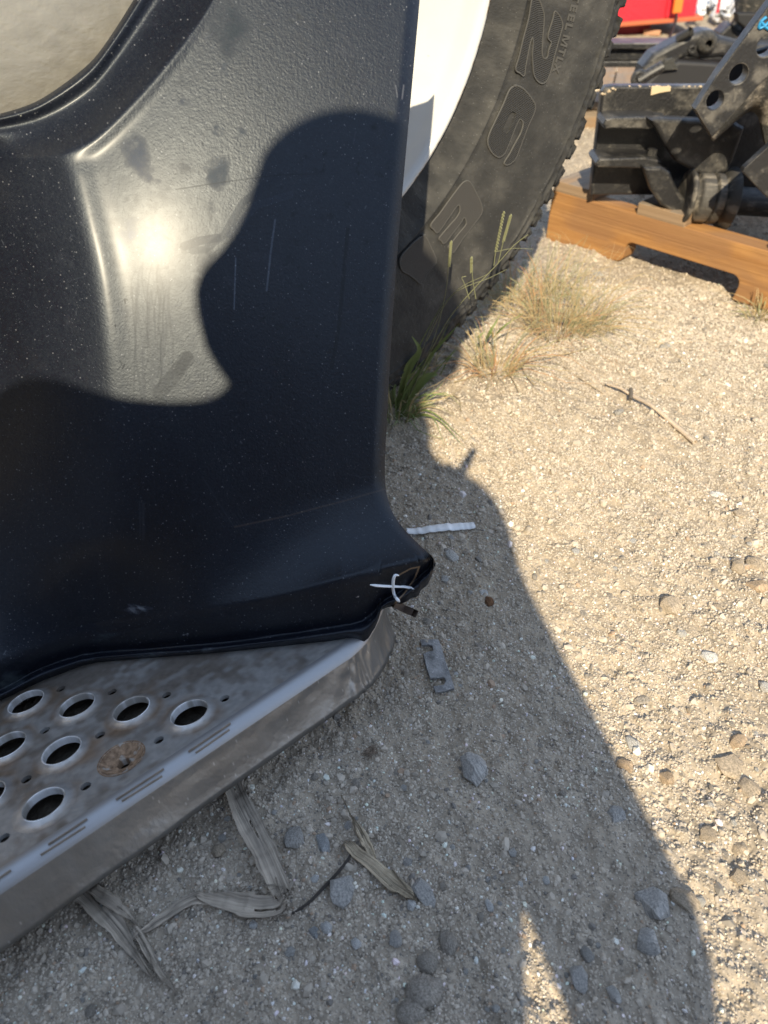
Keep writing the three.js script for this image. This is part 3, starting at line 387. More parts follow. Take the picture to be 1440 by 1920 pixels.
  const letter = (pts, f, holes, m, name = 'raised_letter') => {
    const s = new THREE.Shape(new THREE.CatmullRomCurve3(pts.map((p) => V(...f(p), 0)), true, 'centripetal', 0.2).getPoints(pts.length * 5).map((p) => new THREE.Vector2(p.x, p.y)));
    for (const h of holes) s.holes.push(new THREE.Path(new THREE.CatmullRomCurve3(h.map((p) => V(...f(p), 0)), true, 'centripetal').getPoints(50).map((p) => new THREE.Vector2(p.x, p.y))));
    const g = new THREE.ExtrudeGeometry(s, { depth: 0.0009, bevelEnabled: true, bevelSize: 0.0007, bevelThickness: 0.0006, bevelSegments: 2 }); g.translate(0, 0, 0.0178);
    const p = g.attributes.position, u = g.attributes.uv; for (let i = 0; i < p.count; i++) u.setXY(i, Math.atan2(p.getY(i), p.getX(i)) * 30, Math.hypot(p.getX(i), p.getY(i)) * 10);
    g.applyMatrix4(wheel2w);
    const o = mesh(name, g, m, wheel);
    // raised outline round it
    for (const [loop] of [[pts]]) { const q = new THREE.CatmullRomCurve3(loop.map((v) => V(...f(v), 0.0186)), true, 'centripetal', 0.2).getPoints(loop.length * 6).map((v) => v.applyMatrix4(wheel2w)); mesh('letter_outline', tube(q, 0.0010, q.length * 2, 6, true), M.outline, wheel); }
    return o;
  };
  letter([[470, -40], [400, 290], [320, 590], [262, 840], [210, 1045], [270, 1095], [330, 1135], [355, 990], [390, 800], [425, 640], [455, 560], [470, 640], [458, 820], [468, 1000], [482, 1120], [530, 1210], [600, 1250], [660, 1220], [715, 1110], [780, 860], [880, 500], [910, 380], [890, 290], [850, 220], [795, 175], [765, 290], [692, 565], [740, 640], [705, 750], [682, 860], [650, 882], [612, 850], [600, 780], [610, 560], [630, 230], [600, 110], [560, 10]], Z(940, 0, 8), [], M.letter);
  letter([[690, 165], [640, 185], [595, 230], [500, 450], [380, 700], [290, 900], [270, 1010], [310, 1130], [380, 1210], [450, 1235], [520, 1180], [590, 1030], [680, 800], [752, 665], [800, 722], [770, 860], [690, 1010], [600, 1180], [515, 1330], [565, 1352], [640, 1310], [690, 1250], [780, 1020], [880, 760], [968, 560], [980, 460], [935, 370], [860, 270], [780, 195]], Z(880, 140, 8), [[[640, 548], [688, 580], [650, 720], [575, 860], [528, 880], [496, 800], [545, 670], [595, 575]]], M.letter);
  letter([[920, 312], [965, 335], [1045, 470], [1140, 690], [1138, 790], [1000, 990], [850, 1185], [705, 1388], [665, 1345], [640, 1300], [720, 1200], [790, 1110], [908, 960], [905, 900], [875, 858], [830, 930], [700, 1100], [572, 1250], [535, 1210], [500, 1178], [570, 1085], [650, 990], [785, 830], [815, 750], [795, 668], [640, 870], [472, 1088], [420, 1040], [375, 985], [520, 790], [700, 540], [860, 340]], Z(760, 300, 8), [], M.letterFlat);
  letter([[258, 1140], [310, 1175], [395, 1350], [455, 1520], [380, 1620], [300, 1740], [230, 1850], [160, 1800], [60, 1720], [-60, 1640], [-80, 1480], [60, 1300], [150, 1215]], Z(760, 300, 8), [], M.letterFlat);
  const font = await new FontLoader().loadAsync('fonts/droid/droid_sans_bold.typeface.json');
  const word = (txt, a, b, name) => { const A = onWheel(...a, 0.018), Bq = onWheel(...b, 0.018), r0 = Math.hypot(...A), t0 = Math.atan2(A[1], A[0]), t1 = Math.atan2(Bq[1], Bq[0]), g = new TextGeometry(txt, { font, size: 0.0105, depth: 0.0012, curveSegments: 3, bevelEnabled: false }); g.computeBoundingBox(); const L = g.boundingBox.max.x, p = g.attributes.position; for (let i = 0; i < p.count; i++) { const t = lerp(t0, t1, p.getX(i) / L), r = r0 + p.getY(i); p.setXYZ(i, r * Math.cos(t), r * Math.sin(t), 0.0176 + p.getZ(i)); } g.computeVertexNormals(); g.applyMatrix4(wheel2w); mesh(name, g, M.outline, wheel); };
  word('STEEL', [1079, -30], [1063, 57], 'small_lettering'); word('MTLX', [1057, 62], [1041, 137], 'small_lettering');
}
// tank: dusty aluminium barrel behind the opening
{
  const L = WX.clone(), c = onPan(60, 120).addScaledVector(nPan, -0.16).addScaledVector(V(0, 1, 0), 0.12), R0 = 0.275;
  const centre = onPan(70, 70).addScaledVector(nPan, -0.075).addScaledVector(V(0.574, 0.16, 0.803).normalize(), -R0);
  const pts = [[0, -0.5], [R0 - 0.03, -0.5], [R0, -0.47], [R0, 0.16], [R0 - 0.012, 0.19], [0, 0.2]].map((p) => new THREE.Vector2(p[0], p[1]));
  const g = new THREE.LatheGeometry(pts, 160); xf(g, basis(centre, WN.clone().negate(), L.clone(), UPV));
  mesh('fuel_tank', g, phys({ metalness: 0.45, roughness: 0.42, map: rep(dataTex(512, (u, v) => { const n = 1 + 0.10 * fbm(u * 8, v * 8, 431, 4, 8) + 0.1 * noise(u * 128, v * 128, 436, 128); return toS([0.235 * n, 0.22 * n, 0.183 * n]); }, 1, true), 2, 2), bumpMap: rep(tGrain, 12), bumpScale: 0.0004 }), truck).userData.label = 'dull dusty aluminium fuel tank behind the fairing opening';
}


// ---------------------------------------------------------------- the photographer, crouching behind the lens (only the shadow is in the picture)
const sU = V().crossVectors(UPV, SUN).normalize(), sV = V().crossVectors(SUN, sU);
const SH = [0.0, 0.0];
const uvw = (u, v, w) => CAM.clone().addScaledVector(sU, u + SH[0]).addScaledVector(sV, v + SH[1]).addScaledVector(SUN, w);
function fieldMesh(bones, res, k = 0.03, pad = 0.03, extra = 0) {        // tapered capsules joined by a smooth minimum
  const bb = new THREE.Box3(); for (const [a, b, ra, rb] of bones) for (const [p, r] of [[a, ra], [b, rb]]) { bb.expandByPoint(p.clone().addScalar(r + pad + extra)); bb.expandByPoint(p.clone().addScalar(-r - pad - extra)); }
  const c = bb.getCenter(V()), s = Math.max(...bb.getSize(V()).toArray()) / 2, mc = new MarchingCubes(res, new THREE.MeshBasicMaterial(), false, false, 400000), p = V(), ab = V(), ap = V();
  mc.isolation = 0; const H = res / 2;
  for (let z = 0; z < res; z++) for (let y = 0; y < res; y++) for (let x = 0; x < res; x++) {
    p.set(c.x + (x - H) / H * s, c.y + (y - H) / H * s, c.z + (z - H) / H * s); let d = 1e3;
    for (const [a, b, ra, rb] of bones) { ab.subVectors(b, a); ap.subVectors(p, a); const t = clamp(ap.dot(ab) / Math.max(1e-9, ab.lengthSq())), q = ap.addScaledVector(ab, -t).length() - lerp(ra, rb, t) - extra; const h = clamp(0.5 + 0.5 * (d - q) / k); d = lerp(d, q, h) - k * h * (1 - h); }
    mc.field[x + y * res + z * res * res] = -d;
  }
  mc.update(); const n = mc.count, pos = new Float32Array(n * 3), nor = new Float32Array(n * 3);
  for (let i = 0; i < n; i++) { pos[i * 3] = mc.positionArray[i * 3] * s + c.x; pos[i * 3 + 1] = mc.positionArray[i * 3 + 1] * s + c.y; pos[i * 3 + 2] = mc.positionArray[i * 3 + 2] * s + c.z; for (let q = 0; q < 3; q++) nor[i * 3 + q] = mc.normalArray[i * 3 + q]; }
  const g = new THREE.BufferGeometry(); g.setAttribute('position', new THREE.BufferAttribute(pos, 3)); g.setAttribute('normal', new THREE.BufferAttribute(nor, 3)); return g;
}
{
  const hip = V(-0.20, 0.30, 0.62), head = [uvw(-0.118, 0.105, 0.40), uvw(-0.079, 0.172, 0.42)], neck = uvw(-0.098, 0.035, 0.46), chest = uvw(-0.11, -0.16, 0.48), belly = hip.clone().lerp(chest, 0.45);
  const shR = uvw(-0.01, -0.075, 0.46), shL = uvw(-0.315, -0.035, 0.47), elR = uvw(0.139, -0.300, 0.26), wrR = uvw(0.012, -0.095, 0.055), elL = uvw(-0.385, -0.24, 0.42), wrL = uvw(-0.30, -0.34, 0.25);
  const kneeR = V(-0.06, 0.38, 0.20), kneeL = V(-0.33, 0.34, 0.16), ankR = V(0.06, 0.09, 0.34), ankL = V(-0.30, 0.09, 0.42), hipR = hip.clone().add(V(0.09, 0, 0)), hipL = hip.clone().add(V(-0.10, 0, 0));
  const torso = [[uvw(-0.03, -0.19, 0.46), uvw(-0.03, -0.42, 0.40), 0.090, 0.092], [hip, belly, 0.165, 0.16], [belly, chest, 0.16, 0.16], [chest, shR, 0.11, 0.065], [chest, shL, 0.12, 0.062], [chest, neck, 0.13, 0.062], [uvw(-0.15, -0.032, 0.47), shL, 0.062, 0.062], [uvw(-0.16, -0.15, 0.47), uvw(-0.30, -0.16, 0.47), 0.12, 0.09], [belly, uvw(-0.27, -0.30, 0.44), 0.14, 0.10], [uvw(-0.27, -0.30, 0.44), uvw(-0.29, -0.14, 0.47), 0.10, 0.09]];
  const armR = [[shR, elR, 0.056, 0.042], [elR, wrR, 0.044, 0.029]], armL = [[shL, elL, 0.062, 0.05], [elL, wrL, 0.05, 0.03]];
  const legs = [[hipR, kneeR, 0.09, 0.064], [kneeR, ankR, 0.06, 0.042], [hipL, kneeL, 0.09, 0.064], [kneeL, ankL, 0.06, 0.042]];
  const skull = [[head[0], head[1], 0.064, 0.079], [uvw(-0.125, 0.095, 0.36), uvw(-0.12, 0.085, 0.37), 0.05, 0.048], [uvw(-0.10, 0.13, 0.335), uvw(-0.104, 0.115, 0.325), 0.012, 0.016], [uvw(-0.170, 0.115, 0.41), uvw(-0.166, 0.09, 0.41), 0.017, 0.012], [uvw(-0.022, 0.165, 0.42), uvw(-0.03, 0.14, 0.42), 0.015, 0.012]];
  const palmR = [[wrR, uvw(0.004, -0.058, 0.03), 0.026, 0.026], [uvw(0.006, -0.07, 0.035), uvw(0.0, -0.03, 0.028), 0.022, 0.012]];
  const fing = [];
  const finger = (pts, r) => { for (let i = 0; i + 1 < pts.length; i++) fing.push([uvw(...pts[i]), uvw(...pts[i + 1]), r * (1 - 0.08 * i), r * (1 - 0.08 * (i + 1))]); };
  finger([[0.008, -0.045, 0.030], [0.009, -0.012, 0.026], [0.0165, 0.010, 0.024], [0.0245, 0.026, 0.022]], 0.0062);
  finger([[0.002, -0.040, 0.032], [-0.0045, -0.012, 0.030], [-0.0028, 0.004, 0.028]], 0.0064);
  finger([[0.012, -0.055, 0.030], [0.0145, -0.036, 0.022], [0.006, -0.028, 0.018]], 0.0072);
  finger([[0.010, -0.066, 0.030], [0.016, -0.052, 0.021], [0.006, -0.046, 0.018]], 0.007);
  finger([[0.010, -0.078, 0.034], [0.018, -0.068, 0.022], [0.008, -0.064, 0.018]], 0.0064);
  const lf = []; const L0 = wrL, L1 = uvw(-0.27, -0.40, 0.22); lf.push([L0, L1, 0.03, 0.03]); for (let i = 0; i < 4; i++) { const a = L1.clone().add(V((i - 1.5) * 0.019, 0, 0)), b = a.clone().add(V(0.004, -0.04 - 0.006 * (i % 3), -0.01)), c2 = b.clone().add(V(0.002, -0.03, 0.012)); lf.push([a, b, 0.009, 0.008], [b, c2, 0.008, 0.007]); } lf.push([L1.clone().add(V(0.03, 0.03, 0)), L1.clone().add(V(0.055, -0.01, -0.01)), 0.01, 0.008]);
  const person = info(new THREE.Group(), 'person crouching and holding a phone, in dark shirt and jeans', 'person'); person.name = numbered('person'); scene.add(person);
  const skin = mat({ color: rgb(0.42, 0.26, 0.18), roughness: 0.6 });
  const body = mesh('body', merge([fieldMesh([...torso, ...armR, ...armL, ...legs, [neck, head[0], 0.06, 0.056], ...skull], 100, 0.03), fieldMesh([...palmR, ...fing], 84, 0.004, 0.01), fieldMesh(lf, 60, 0.006, 0.01)]), skin, person);
  mesh('shirt', fieldMesh([...torso, armR[0], armL[0]], 84, 0.035, 0.03, 0.008), mat({ color: rgb(0.03, 0.035, 0.05), roughness: 0.95 }), person);
  mesh('trousers', fieldMesh([...legs, [hipL, hipR, 0.135, 0.135]], 84, 0.03, 0.03, 0.009), mat({ color: rgb(0.06, 0.08, 0.13), roughness: 0.95 }), person);
  mesh('hair', fieldMesh([[head[1].clone().addScaledVector(SUN, 0.02), head[0].clone().addScaledVector(SUN, 0.035), 0.077, 0.058]], 50, 0.02, 0.02, 0.004), mat({ color: rgb(0.03, 0.02, 0.015), roughness: 0.9 }), person);
  for (const [a, s] of [[ankR, 1], [ankL, -1]]) mesh('shoe', fieldMesh([[V(a.x, 0.05, a.z + 0.03), V(a.x + 0.01, 0.045, a.z - 0.16), 0.045, 0.04]], 40, 0.02, 0.02), mat({ color: rgb(0.08, 0.06, 0.045), roughness: 0.8 }), person);
  // the phone is held just behind the lens
  const phone = info(new THREE.Group(), 'black phone held upright in one hand', 'phone'); phone.name = numbered('phone'); scene.add(phone);
  mesh('phone_body', box(CAM, cR, cU, cB, [-0.058, -0.128, 0.012], [0.0115, 0.004, 0.020], 0.002), mat({ color: rgb(0.02, 0.02, 0.022), roughness: 0.3 }), phone);
}

// ---------------------------------------------------------------- pallet and the iron on it
M.wood = mat({ map: rep(woodTex([0.36, 0.185, 0.062], [0.25, 0.115, 0.034], [0.20, 0.105, 0.05], 500), 2.2, 5), roughness: 0.82, bumpMap: rep(tWoodBump, 2, 4), bumpScale: 0.0006 });
M.woodGrey = mat({ map: rep(woodTex([0.24, 0.19, 0.14], [0.15, 0.115, 0.085], [0.26, 0.16, 0.08], 520), 2.2, 5), roughness: 0.9, bumpMap: rep(tWoodBump, 2, 4), bumpScale: 0.0008 });
function boxUV(g, o, x, y, z, long = 'x') { const p = g.attributes.position, n = g.attributes.normal, u = new Float32Array(p.count * 2), d = V(); for (let i = 0; i < p.count; i++) { d.fromBufferAttribute(p, i).sub(o); const a = d.dot(x), b = d.dot(y), c = d.dot(z), nn = V().fromBufferAttribute(n, i), ay = Math.abs(nn.dot(y)); const L = long === 'x' ? a : c, W = ay > 0.6 ? (long === 'x' ? c : a) : b + 0.3 * (long === 'x' ? c : a) * 0; u[i * 2] = L; u[i * 2 + 1] = W + 0.37; } g.setAttribute('uv', new THREE.BufferAttribute(u, 2)); return g; }
const PO = ground(1024, 448), PA = ground(1376, 564).sub(PO).setY(0).normalize(), PB = V(-PA.z, 0, PA.x).multiplyScalar(-1);
{
  if (PB.z > 0) PB.negate();
  const pallet = thing('wooden_pallet', 'orange-brown wooden pallet with notched stringer under black iron parts', 'pallet', PO.clone());
  const frame = (a, b, c) => PO.clone().addScaledVector(PA, a).addScaledVector(UPV, b).addScaledVector(PB, c);
  const n0 = ground(1163, 493).sub(PO).dot(PA), n1 = ground(1377, 564).sub(PO).dot(PA); console.log('notch', n0, n1);
  const str = (b0) => {
    const s = new THREE.Shape(), L = 1.0, Hs = 0.086, nh = 0.040, notch = (a, b) => { s.lineTo(a - 0.012, 0.001); s.quadraticCurveTo(a + 0.004, 0, a + 0.002, 0.022); s.quadraticCurveTo(a, nh - 0.004, a + 0.014, nh); s.lineTo(b - 0.016, nh); s.quadraticCurveTo(b + 0.001, nh - 0.002, b, 0.02); s.lineTo(b - 0.003, 0); };
    s.moveTo(0, -0.012); s.lineTo(0.1, -0.012); s.lineTo(n0 - 0.03, -0.006); notch(n0, n1); s.lineTo(n1 + 0.3, 0); notch(n1 + 0.3, n1 + 0.5); s.lineTo(L, 0); s.lineTo(L, Hs); s.lineTo(0, Hs); s.closePath();
    const g = new THREE.ExtrudeGeometry(s, { depth: 0.036, bevelEnabled: true, bevelSize: 0.0018, bevelThickness: 0.0018, bevelSegments: 2, curveSegments: 10 });
    xf(g, basis(frame(0, 0.002, b0), PA, UPV, PB)); return boxUV(g, PO, PA, UPV, PB);
  };
  for (const b of [0.002, 0.50, 1.0]) mesh('stringer', str(b), M.wood, pallet);
  const board = (a0, a1, j, m) => { const g = box(frame(0, 0, 0), PA, UPV, PB, [a0, 0.0885, 0.0], [a1, 0.107 + 0.0006 * (j % 3), 1.05], 0.002); return mesh('deck_board', boxUV(g, PO, PA, UPV, PB, 'z'), m, pallet); };
  [[0.0, 0.085], [0.172, 0.262], [0.405, 0.50], [0.62, 0.71], [0.86, 0.95]].forEach(([a, b], j) => board(a, b, j, M.woodGrey));
  rebase(pallet);
}
const dirtTex = (a, b, seed) => dataTex(512, (u, v) => { const n = fbm(u * 8, v * 8, seed, 5, 8), s = hash2(Math.floor(u * 512), Math.floor(v * 512), seed) > 0.985 ? 0.45 : 0, sp = fbm(u * 48, v * 48, seed + 7, 3, 48) > 0.36 ? 0.5 : 0, k = clamp(sstep(-0.1, 0.7, n) + s + sp * sstep(-0.2, 0.3, n)); return toS([0, 1, 2].map((q) => lerp(a[q], b[q], k))); }, 1, true);
const tIron = dirtTex([0.014, 0.0142, 0.0155], [0.105, 0.098, 0.088], 600), tIron2 = dirtTex([0.028, 0.0275, 0.026], [0.21, 0.185, 0.15], 620);
M.iron = phys({ map: rep(tIron, 5), roughness: 0.44, metalness: 0.05, bumpMap: rep(tGrain, 10), bumpScale: 0.0006, clearcoat: 0.25, clearcoatRoughness: 0.35 });
M.ironDusty = phys({ map: rep(tIron2, 6), roughness: 0.7, bumpMap: rep(tGrain, 14), bumpScale: 0.0012 });
M.collar = phys({ map: rep(dirtTex([0.045, 0.042, 0.038], [0.19, 0.17, 0.14], 640), 3, 1), roughness: 0.6, bumpMap: rep(tGrain, 6), bumpScale: 0.0008 });
const traced = (pts, z0) => pts.map(([x, y]) => { const X = atZ(x, y, z0); return [X.x, X.y]; });
function slab(pts, z0, depth, bev = 0.003, holes = []) { const g = extr(traced(pts, z0), depth, bev, holes.map(([x, y, r]) => { const X = atZ(x, y, z0); return [X.x, X.y, r]; }), 3); g.translate(0, 0, z0 - depth); return g; }
{
  const z0 = ground(1109, 366, 0.108).z; console.log('bracket z', z0);
  const k = thing('suspension_bracket', 'black cast suspension bracket with ribs and round collar on pallet', 'bracket', atZ(1240, 366, z0));
  const c = mesh('casting', merge([slab([[1129, 172], [1136, 163], [1150, 161], [1300, 161], [1560, 158], [1560, 372], [1300, 368], [1186, 366], [1108, 367], [1112, 320], [1120, 250]], z0, 0.022, 0.004),
    slab([[1131, 233], [1136, 224], [1150, 220], [1234, 219], [1240, 236], [1218, 243], [1134, 242]], z0 + 0.045, 0.05, 0.003),
    slab([[1117, 306], [1124, 298], [1210, 295], [1240, 301], [1238, 317], [1120, 314]], z0 + 0.055, 0.06, 0.003)]), M.iron, k);
  mesh('upper_wing', slab([[1217, 224], [1235, 221], [1330, 225], [1380, 230], [1397, 240], [1390, 262], [1376, 300], [1366, 322], [1340, 332], [1312, 328], [1288, 315], [1266, 302], [1250, 278], [1238, 256], [1230, 240]], z0 + 0.062, 0.024, 0.006), M.iron, k);
  mesh('lower_wing', slab([[1206, 314], [1240, 312], [1258, 322], [1266, 345], [1276, 362], [1296, 392], [1324, 408], [1322, 420], [1296, 418], [1268, 404], [1240, 386], [1220, 356]], z0 + 0.072, 0.022, 0.006), M.iron, k);
  const cc = atZ(1326, 372, z0 + 0.075), lx = (pr, len, m, name) => { const g = new THREE.LatheGeometry(pr.map((p) => new THREE.Vector2(p[0], p[1])), 64); g.rotateZ(-Math.PI / 2); g.rotateY(-0.04); g.rotateZ(-0.06); g.translate(cc.x, cc.y, cc.z); return mesh(name, g, m, k); };
  lx([[0.0, -0.034], [0.026, -0.036], [0.036, -0.0385], [0.041, -0.037], [0.042, -0.034], [0.040, -0.031], [0.027, -0.029], [0.026, -0.0225], [0.033, -0.021], [0.0375, -0.018], [0.038, -0.001], [0.036, 0.0005], [0.031, 0.0010], [0.031, 0.0040], [0.036, 0.0045], [0.0385, 0.006], [0.0385, 0.016], [0.035, 0.0175], [0.032, 0.0185], [0.032, 0.0205], [0.038, 0.022], [0.044, 0.027], [0.050, 0.034], [0.0485, 0.0355], [0.040, 0.0305], [0.0, 0.027]], 0, M.collar, 'collar');
  lx([[0, 0.02], [0.024, 0.022], [0.022, 0.05], [0.021, 0.16], [0.024, 0.24], [0, 0.24]], 0, M.iron, 'shaft');
  const bolt = (px, py, r, h) => { const X = atZ(px, py, z0 + 0.03), g = new THREE.CylinderGeometry(r, r * 1.05, h, 6), w = new THREE.CylinderGeometry(r * 1.5, r * 1.55, 0.003, 24); g.translate(X.x, X.y + h / 2, X.z); w.translate(X.x, X.y + 0.0015, X.z); mesh('bolt', merge([g, w]), M.iron, k); };
  bolt(1232, 222, 0.009, 0.007); bolt(1219, 299, 0.008, 0.016);
  // dry soil on the top edge, a scrap of tape
  const R = rng(61), gs = []; for (let i = 0; i < 170; i++) { const px = R() < 0.35 ? 1128 + R() * 26 : 1150 + R() * 200, py = px < 1154 ? 163 + Math.max(0, (1150 - px)) * 0.6 + R() * 4 : 161.5, X = atZ(px, py, z0 - R() * 0.02), s = 0.0012 + 0.0022 * R(); const g = new THREE.IcosahedronGeometry(s, 0); g.scale(1, 0.7, 1); g.translate(X.x, X.y - 0.0005, X.z); gs.push(g); }
  info(mesh('caked_soil', merge(gs), mat({ color: rgb(0.45, 0.36, 0.25), roughness: 1 }), k), null, null, null, 'stuff');
  mesh('tape_scrap', slab([[1222, 162], [1258, 162], [1257, 171], [1238, 174], [1220, 179]], z0 + 0.0018, 0.0016, 0.0003), mat({ color: rgb(0.5, 0.4, 0.26), roughness: 0.9 }), k);
  rebase(k);
}
{
  const z1 = -1.12, k = thing('perforated_plate', 'black steel bracket plate with round holes and blue paint marks', 'steel plate', atZ(1380, 280, z1));
  const holes = [[1438, 86, 0.0125], [1385, 139, 0.0118], [1341, 188, 0.0115], [1500, 36, 0.0125], [1556, -14, 0.0125]];
  mesh('flat_bar', slab([[1620, -190], [1600, -180], [1440, 12], [1345, 140], [1304, 205], [1335, 258], [1396, 192], [1425, 158], [1600, 0], [1700, -90]], z1, 0.02, 0.0015, holes), M.iron, k);
  const fl = extr([[0, 0], [1, 0], [1, 1], [0, 1]], 0.01, 0); // folded flange under the bar
  const A = [[1335, 257], [1396, 191], [1425, 157], [1600, -2], [1700, -80]], Bq = [[1340, 262], [1362, 243], [1398, 212], [1411, 206], [1423, 214], [1431, 246], [1440, 276], [1540, 320], [1700, 330]];
  const a3 = A.map((p) => atZ(...p, z1 + 0.0005)), b3 = Bq.map((p) => atZ(...p, z1 - 0.035)), pos = [], idx = [], NA = 60;
  const ca = new THREE.CatmullRomCurve3(a3), cb = new THREE.CatmullRomCurve3(b3); for (let i = 0; i <= NA; i++) { const p = ca.getPoint(i / NA), q = cb.getPoint(i / NA); for (let j = 0; j <= 6; j++) { const t = j / 6; const v = p.clone().lerp(q, t).add(V(0, 0, 0.006 * Math.sin(t * 3.14))); pos.push(v.x, v.y, v.z); } }
  for (let i = 0; i < NA; i++) for (let j = 0; j < 6; j++) { const a = i * 7 + j, b = a + 7; idx.push(a, b, a + 1, b, b + 1, a + 1); }
  const n = pos.length / 3, p2 = pos.slice(); for (let i = 0; i < n; i++) { p2.push(pos[i * 3] + 0.002, pos[i * 3 + 1] - 0.004, pos[i * 3 + 2] - 0.008); } const id2 = idx.slice(); for (let i = 0; i < idx.length; i += 3) id2.push(idx[i] + n, idx[i + 2] + n, idx[i + 1] + n);
  const uvp = []; for (let i = 0; i < p2.length / 3; i++) uvp.push(p2[i * 3], p2[i * 3 + 1]); mesh('folded_flange', geo(p2, id2, uvp), M.ironDusty, k);
  mesh('lower_plate', slab([[1392, 322], [1396, 315], [1600, 130], [1640, 250], [1600, 500], [1442, 374]], z1 + 0.02, 0.012, 0.0015), M.iron, k);
  mesh('dark_backing', slab([[1356, 116], [1450, 86], [1640, 60], [1640, 230], [1440, 190], [1350, 200]], z1 - 0.10, 0.012, 0.002), mat({ color: rgb(0.012, 0.012, 0.013), roughness: 0.7 }), k);  // dark slab added behind the bar so its holes read black
  const bl = mat({ color: rgb(0.02, 0.22, 0.44), roughness: 0.6 }), sk = (pts) => tube(pts.map((p) => atZ(...p, z1 + 0.0004)), 0.0022, 24, 6);
  mesh('blue_paint_mark', merge([sk([[1437, 32], [1427, 41], [1423, 53], [1433, 49], [1446, 38]]), sk([[1426, 40], [1436, 52], [1450, 58]]), sk([[1452, 20], [1448, 40], [1460, 52]])]), bl, k);
  rebase(k);
}
{
  const z2 = -1.78, k = thing('cast_arm', 'black cast arm with bushing eye behind the ribbed bracket', 'cast arm', atZ(1290, 150, z2));
  mesh('arm_body', slab([[1196, 156], [1206, 126], [1226, 101], [1262, 82], [1300, 63], [1322, 57], [1340, 58], [1354, 70], [1395, 80], [1520, 88], [1520, 126], [1400, 122], [1352, 108], [1318, 112], [1290, 108], [1276, 112], [1268, 128], [1240, 146]], z2, 0.06, 0.010), M.iron, k);
  const X = atZ(1326, 81, z2 + 0.004), g = new THREE.LatheGeometry([[0.007, 0.010], [0.009, 0.012], [0.012, 0.012], [0.0135, 0.009], [0.015, 0.009], [0.019, 0.004], [0.021, -0.01]].map((p) => new THREE.Vector2(...p)), 40); g.rotateX(Math.PI / 2); g.translate(X.x, X.y, X.z); mesh('bushing_eye', g, M.ironDusty, k);
  const Xb = atZ(1298, 93, z2 + 0.002), g2 = new THREE.TorusGeometry(0.006, 0.0025, 10, 24); g2.translate(Xb.x, Xb.y, Xb.z); mesh('small_boss', g2, M.iron, k);
  mesh('stub_bolt', tube([atZ(1272, 73, z2 - 0.01), atZ(1284, 66, z2), atZ(1296, 59, z2 + 0.01)], 0.009, 10, 12), M.iron, k);
  const z3 = z2 + 0.16; mesh('shackle_link', merge([tube([atZ(1196, 152, z3), atZ(1218, 138, z3), atZ(1243, 124, z3)], 0.010, 12, 10), (() => { const t = new THREE.TorusGeometry(0.010, 0.006, 10, 24), e = atZ(1198, 147, z3); t.translate(e.x, e.y, e.z); return t; })()]), M.iron, k);
  mesh('dark_web', slab([[1240, 130], [1275, 115], [1330, 118], [1420, 128], [1520, 135], [1520, 240], [1200, 240], [1208, 160]], z2 + 0.02, 0.05, 0.006), mat({ color: rgb(0.014, 0.014, 0.016), roughness: 0.6 }), k);
  mesh('rubbed_face', slab([[1246, 113], [1262, 108], [1272, 130], [1240, 134]], z2 + 0.03, 0.008, 0.002), M.ironDusty, k);
  rebase(k);
}
{
  const zb = -2.05, k = thing('steel_beam', 'long black steel beam lying behind the tyre', 'beam', atZ(1150, 100, zb));
  const y0 = atZ(1150, 113, zb).y, y1 = atZ(1150, 88, zb).y, x1 = atZ(1242, 100, zb).x;
  mesh('web', box(V(0, 0, zb), V(1, 0, 0), UPV, V(0, 0, 1), [0.3, y0, -0.01], [x1 + 0.9, y1, 0.0], 0.002), M.iron, k);
  mesh('top_flange', box(V(0, 0, zb), V(1, 0, 0), UPV, V(0, 0, 1), [0.3, y1 - 0.002, -0.06], [x1 + 0.9, y1 + 0.010, 0.016], 0.002), M.iron, k);
  mesh('bottom_flange', box(V(0, 0, zb), V(1, 0, 0), UPV, V(0, 0, 1), [0.3, y0 - 0.012, -0.06], [x1 + 0.9, y0, 0.016], 0.002), M.iron, k); rebase(k);
}
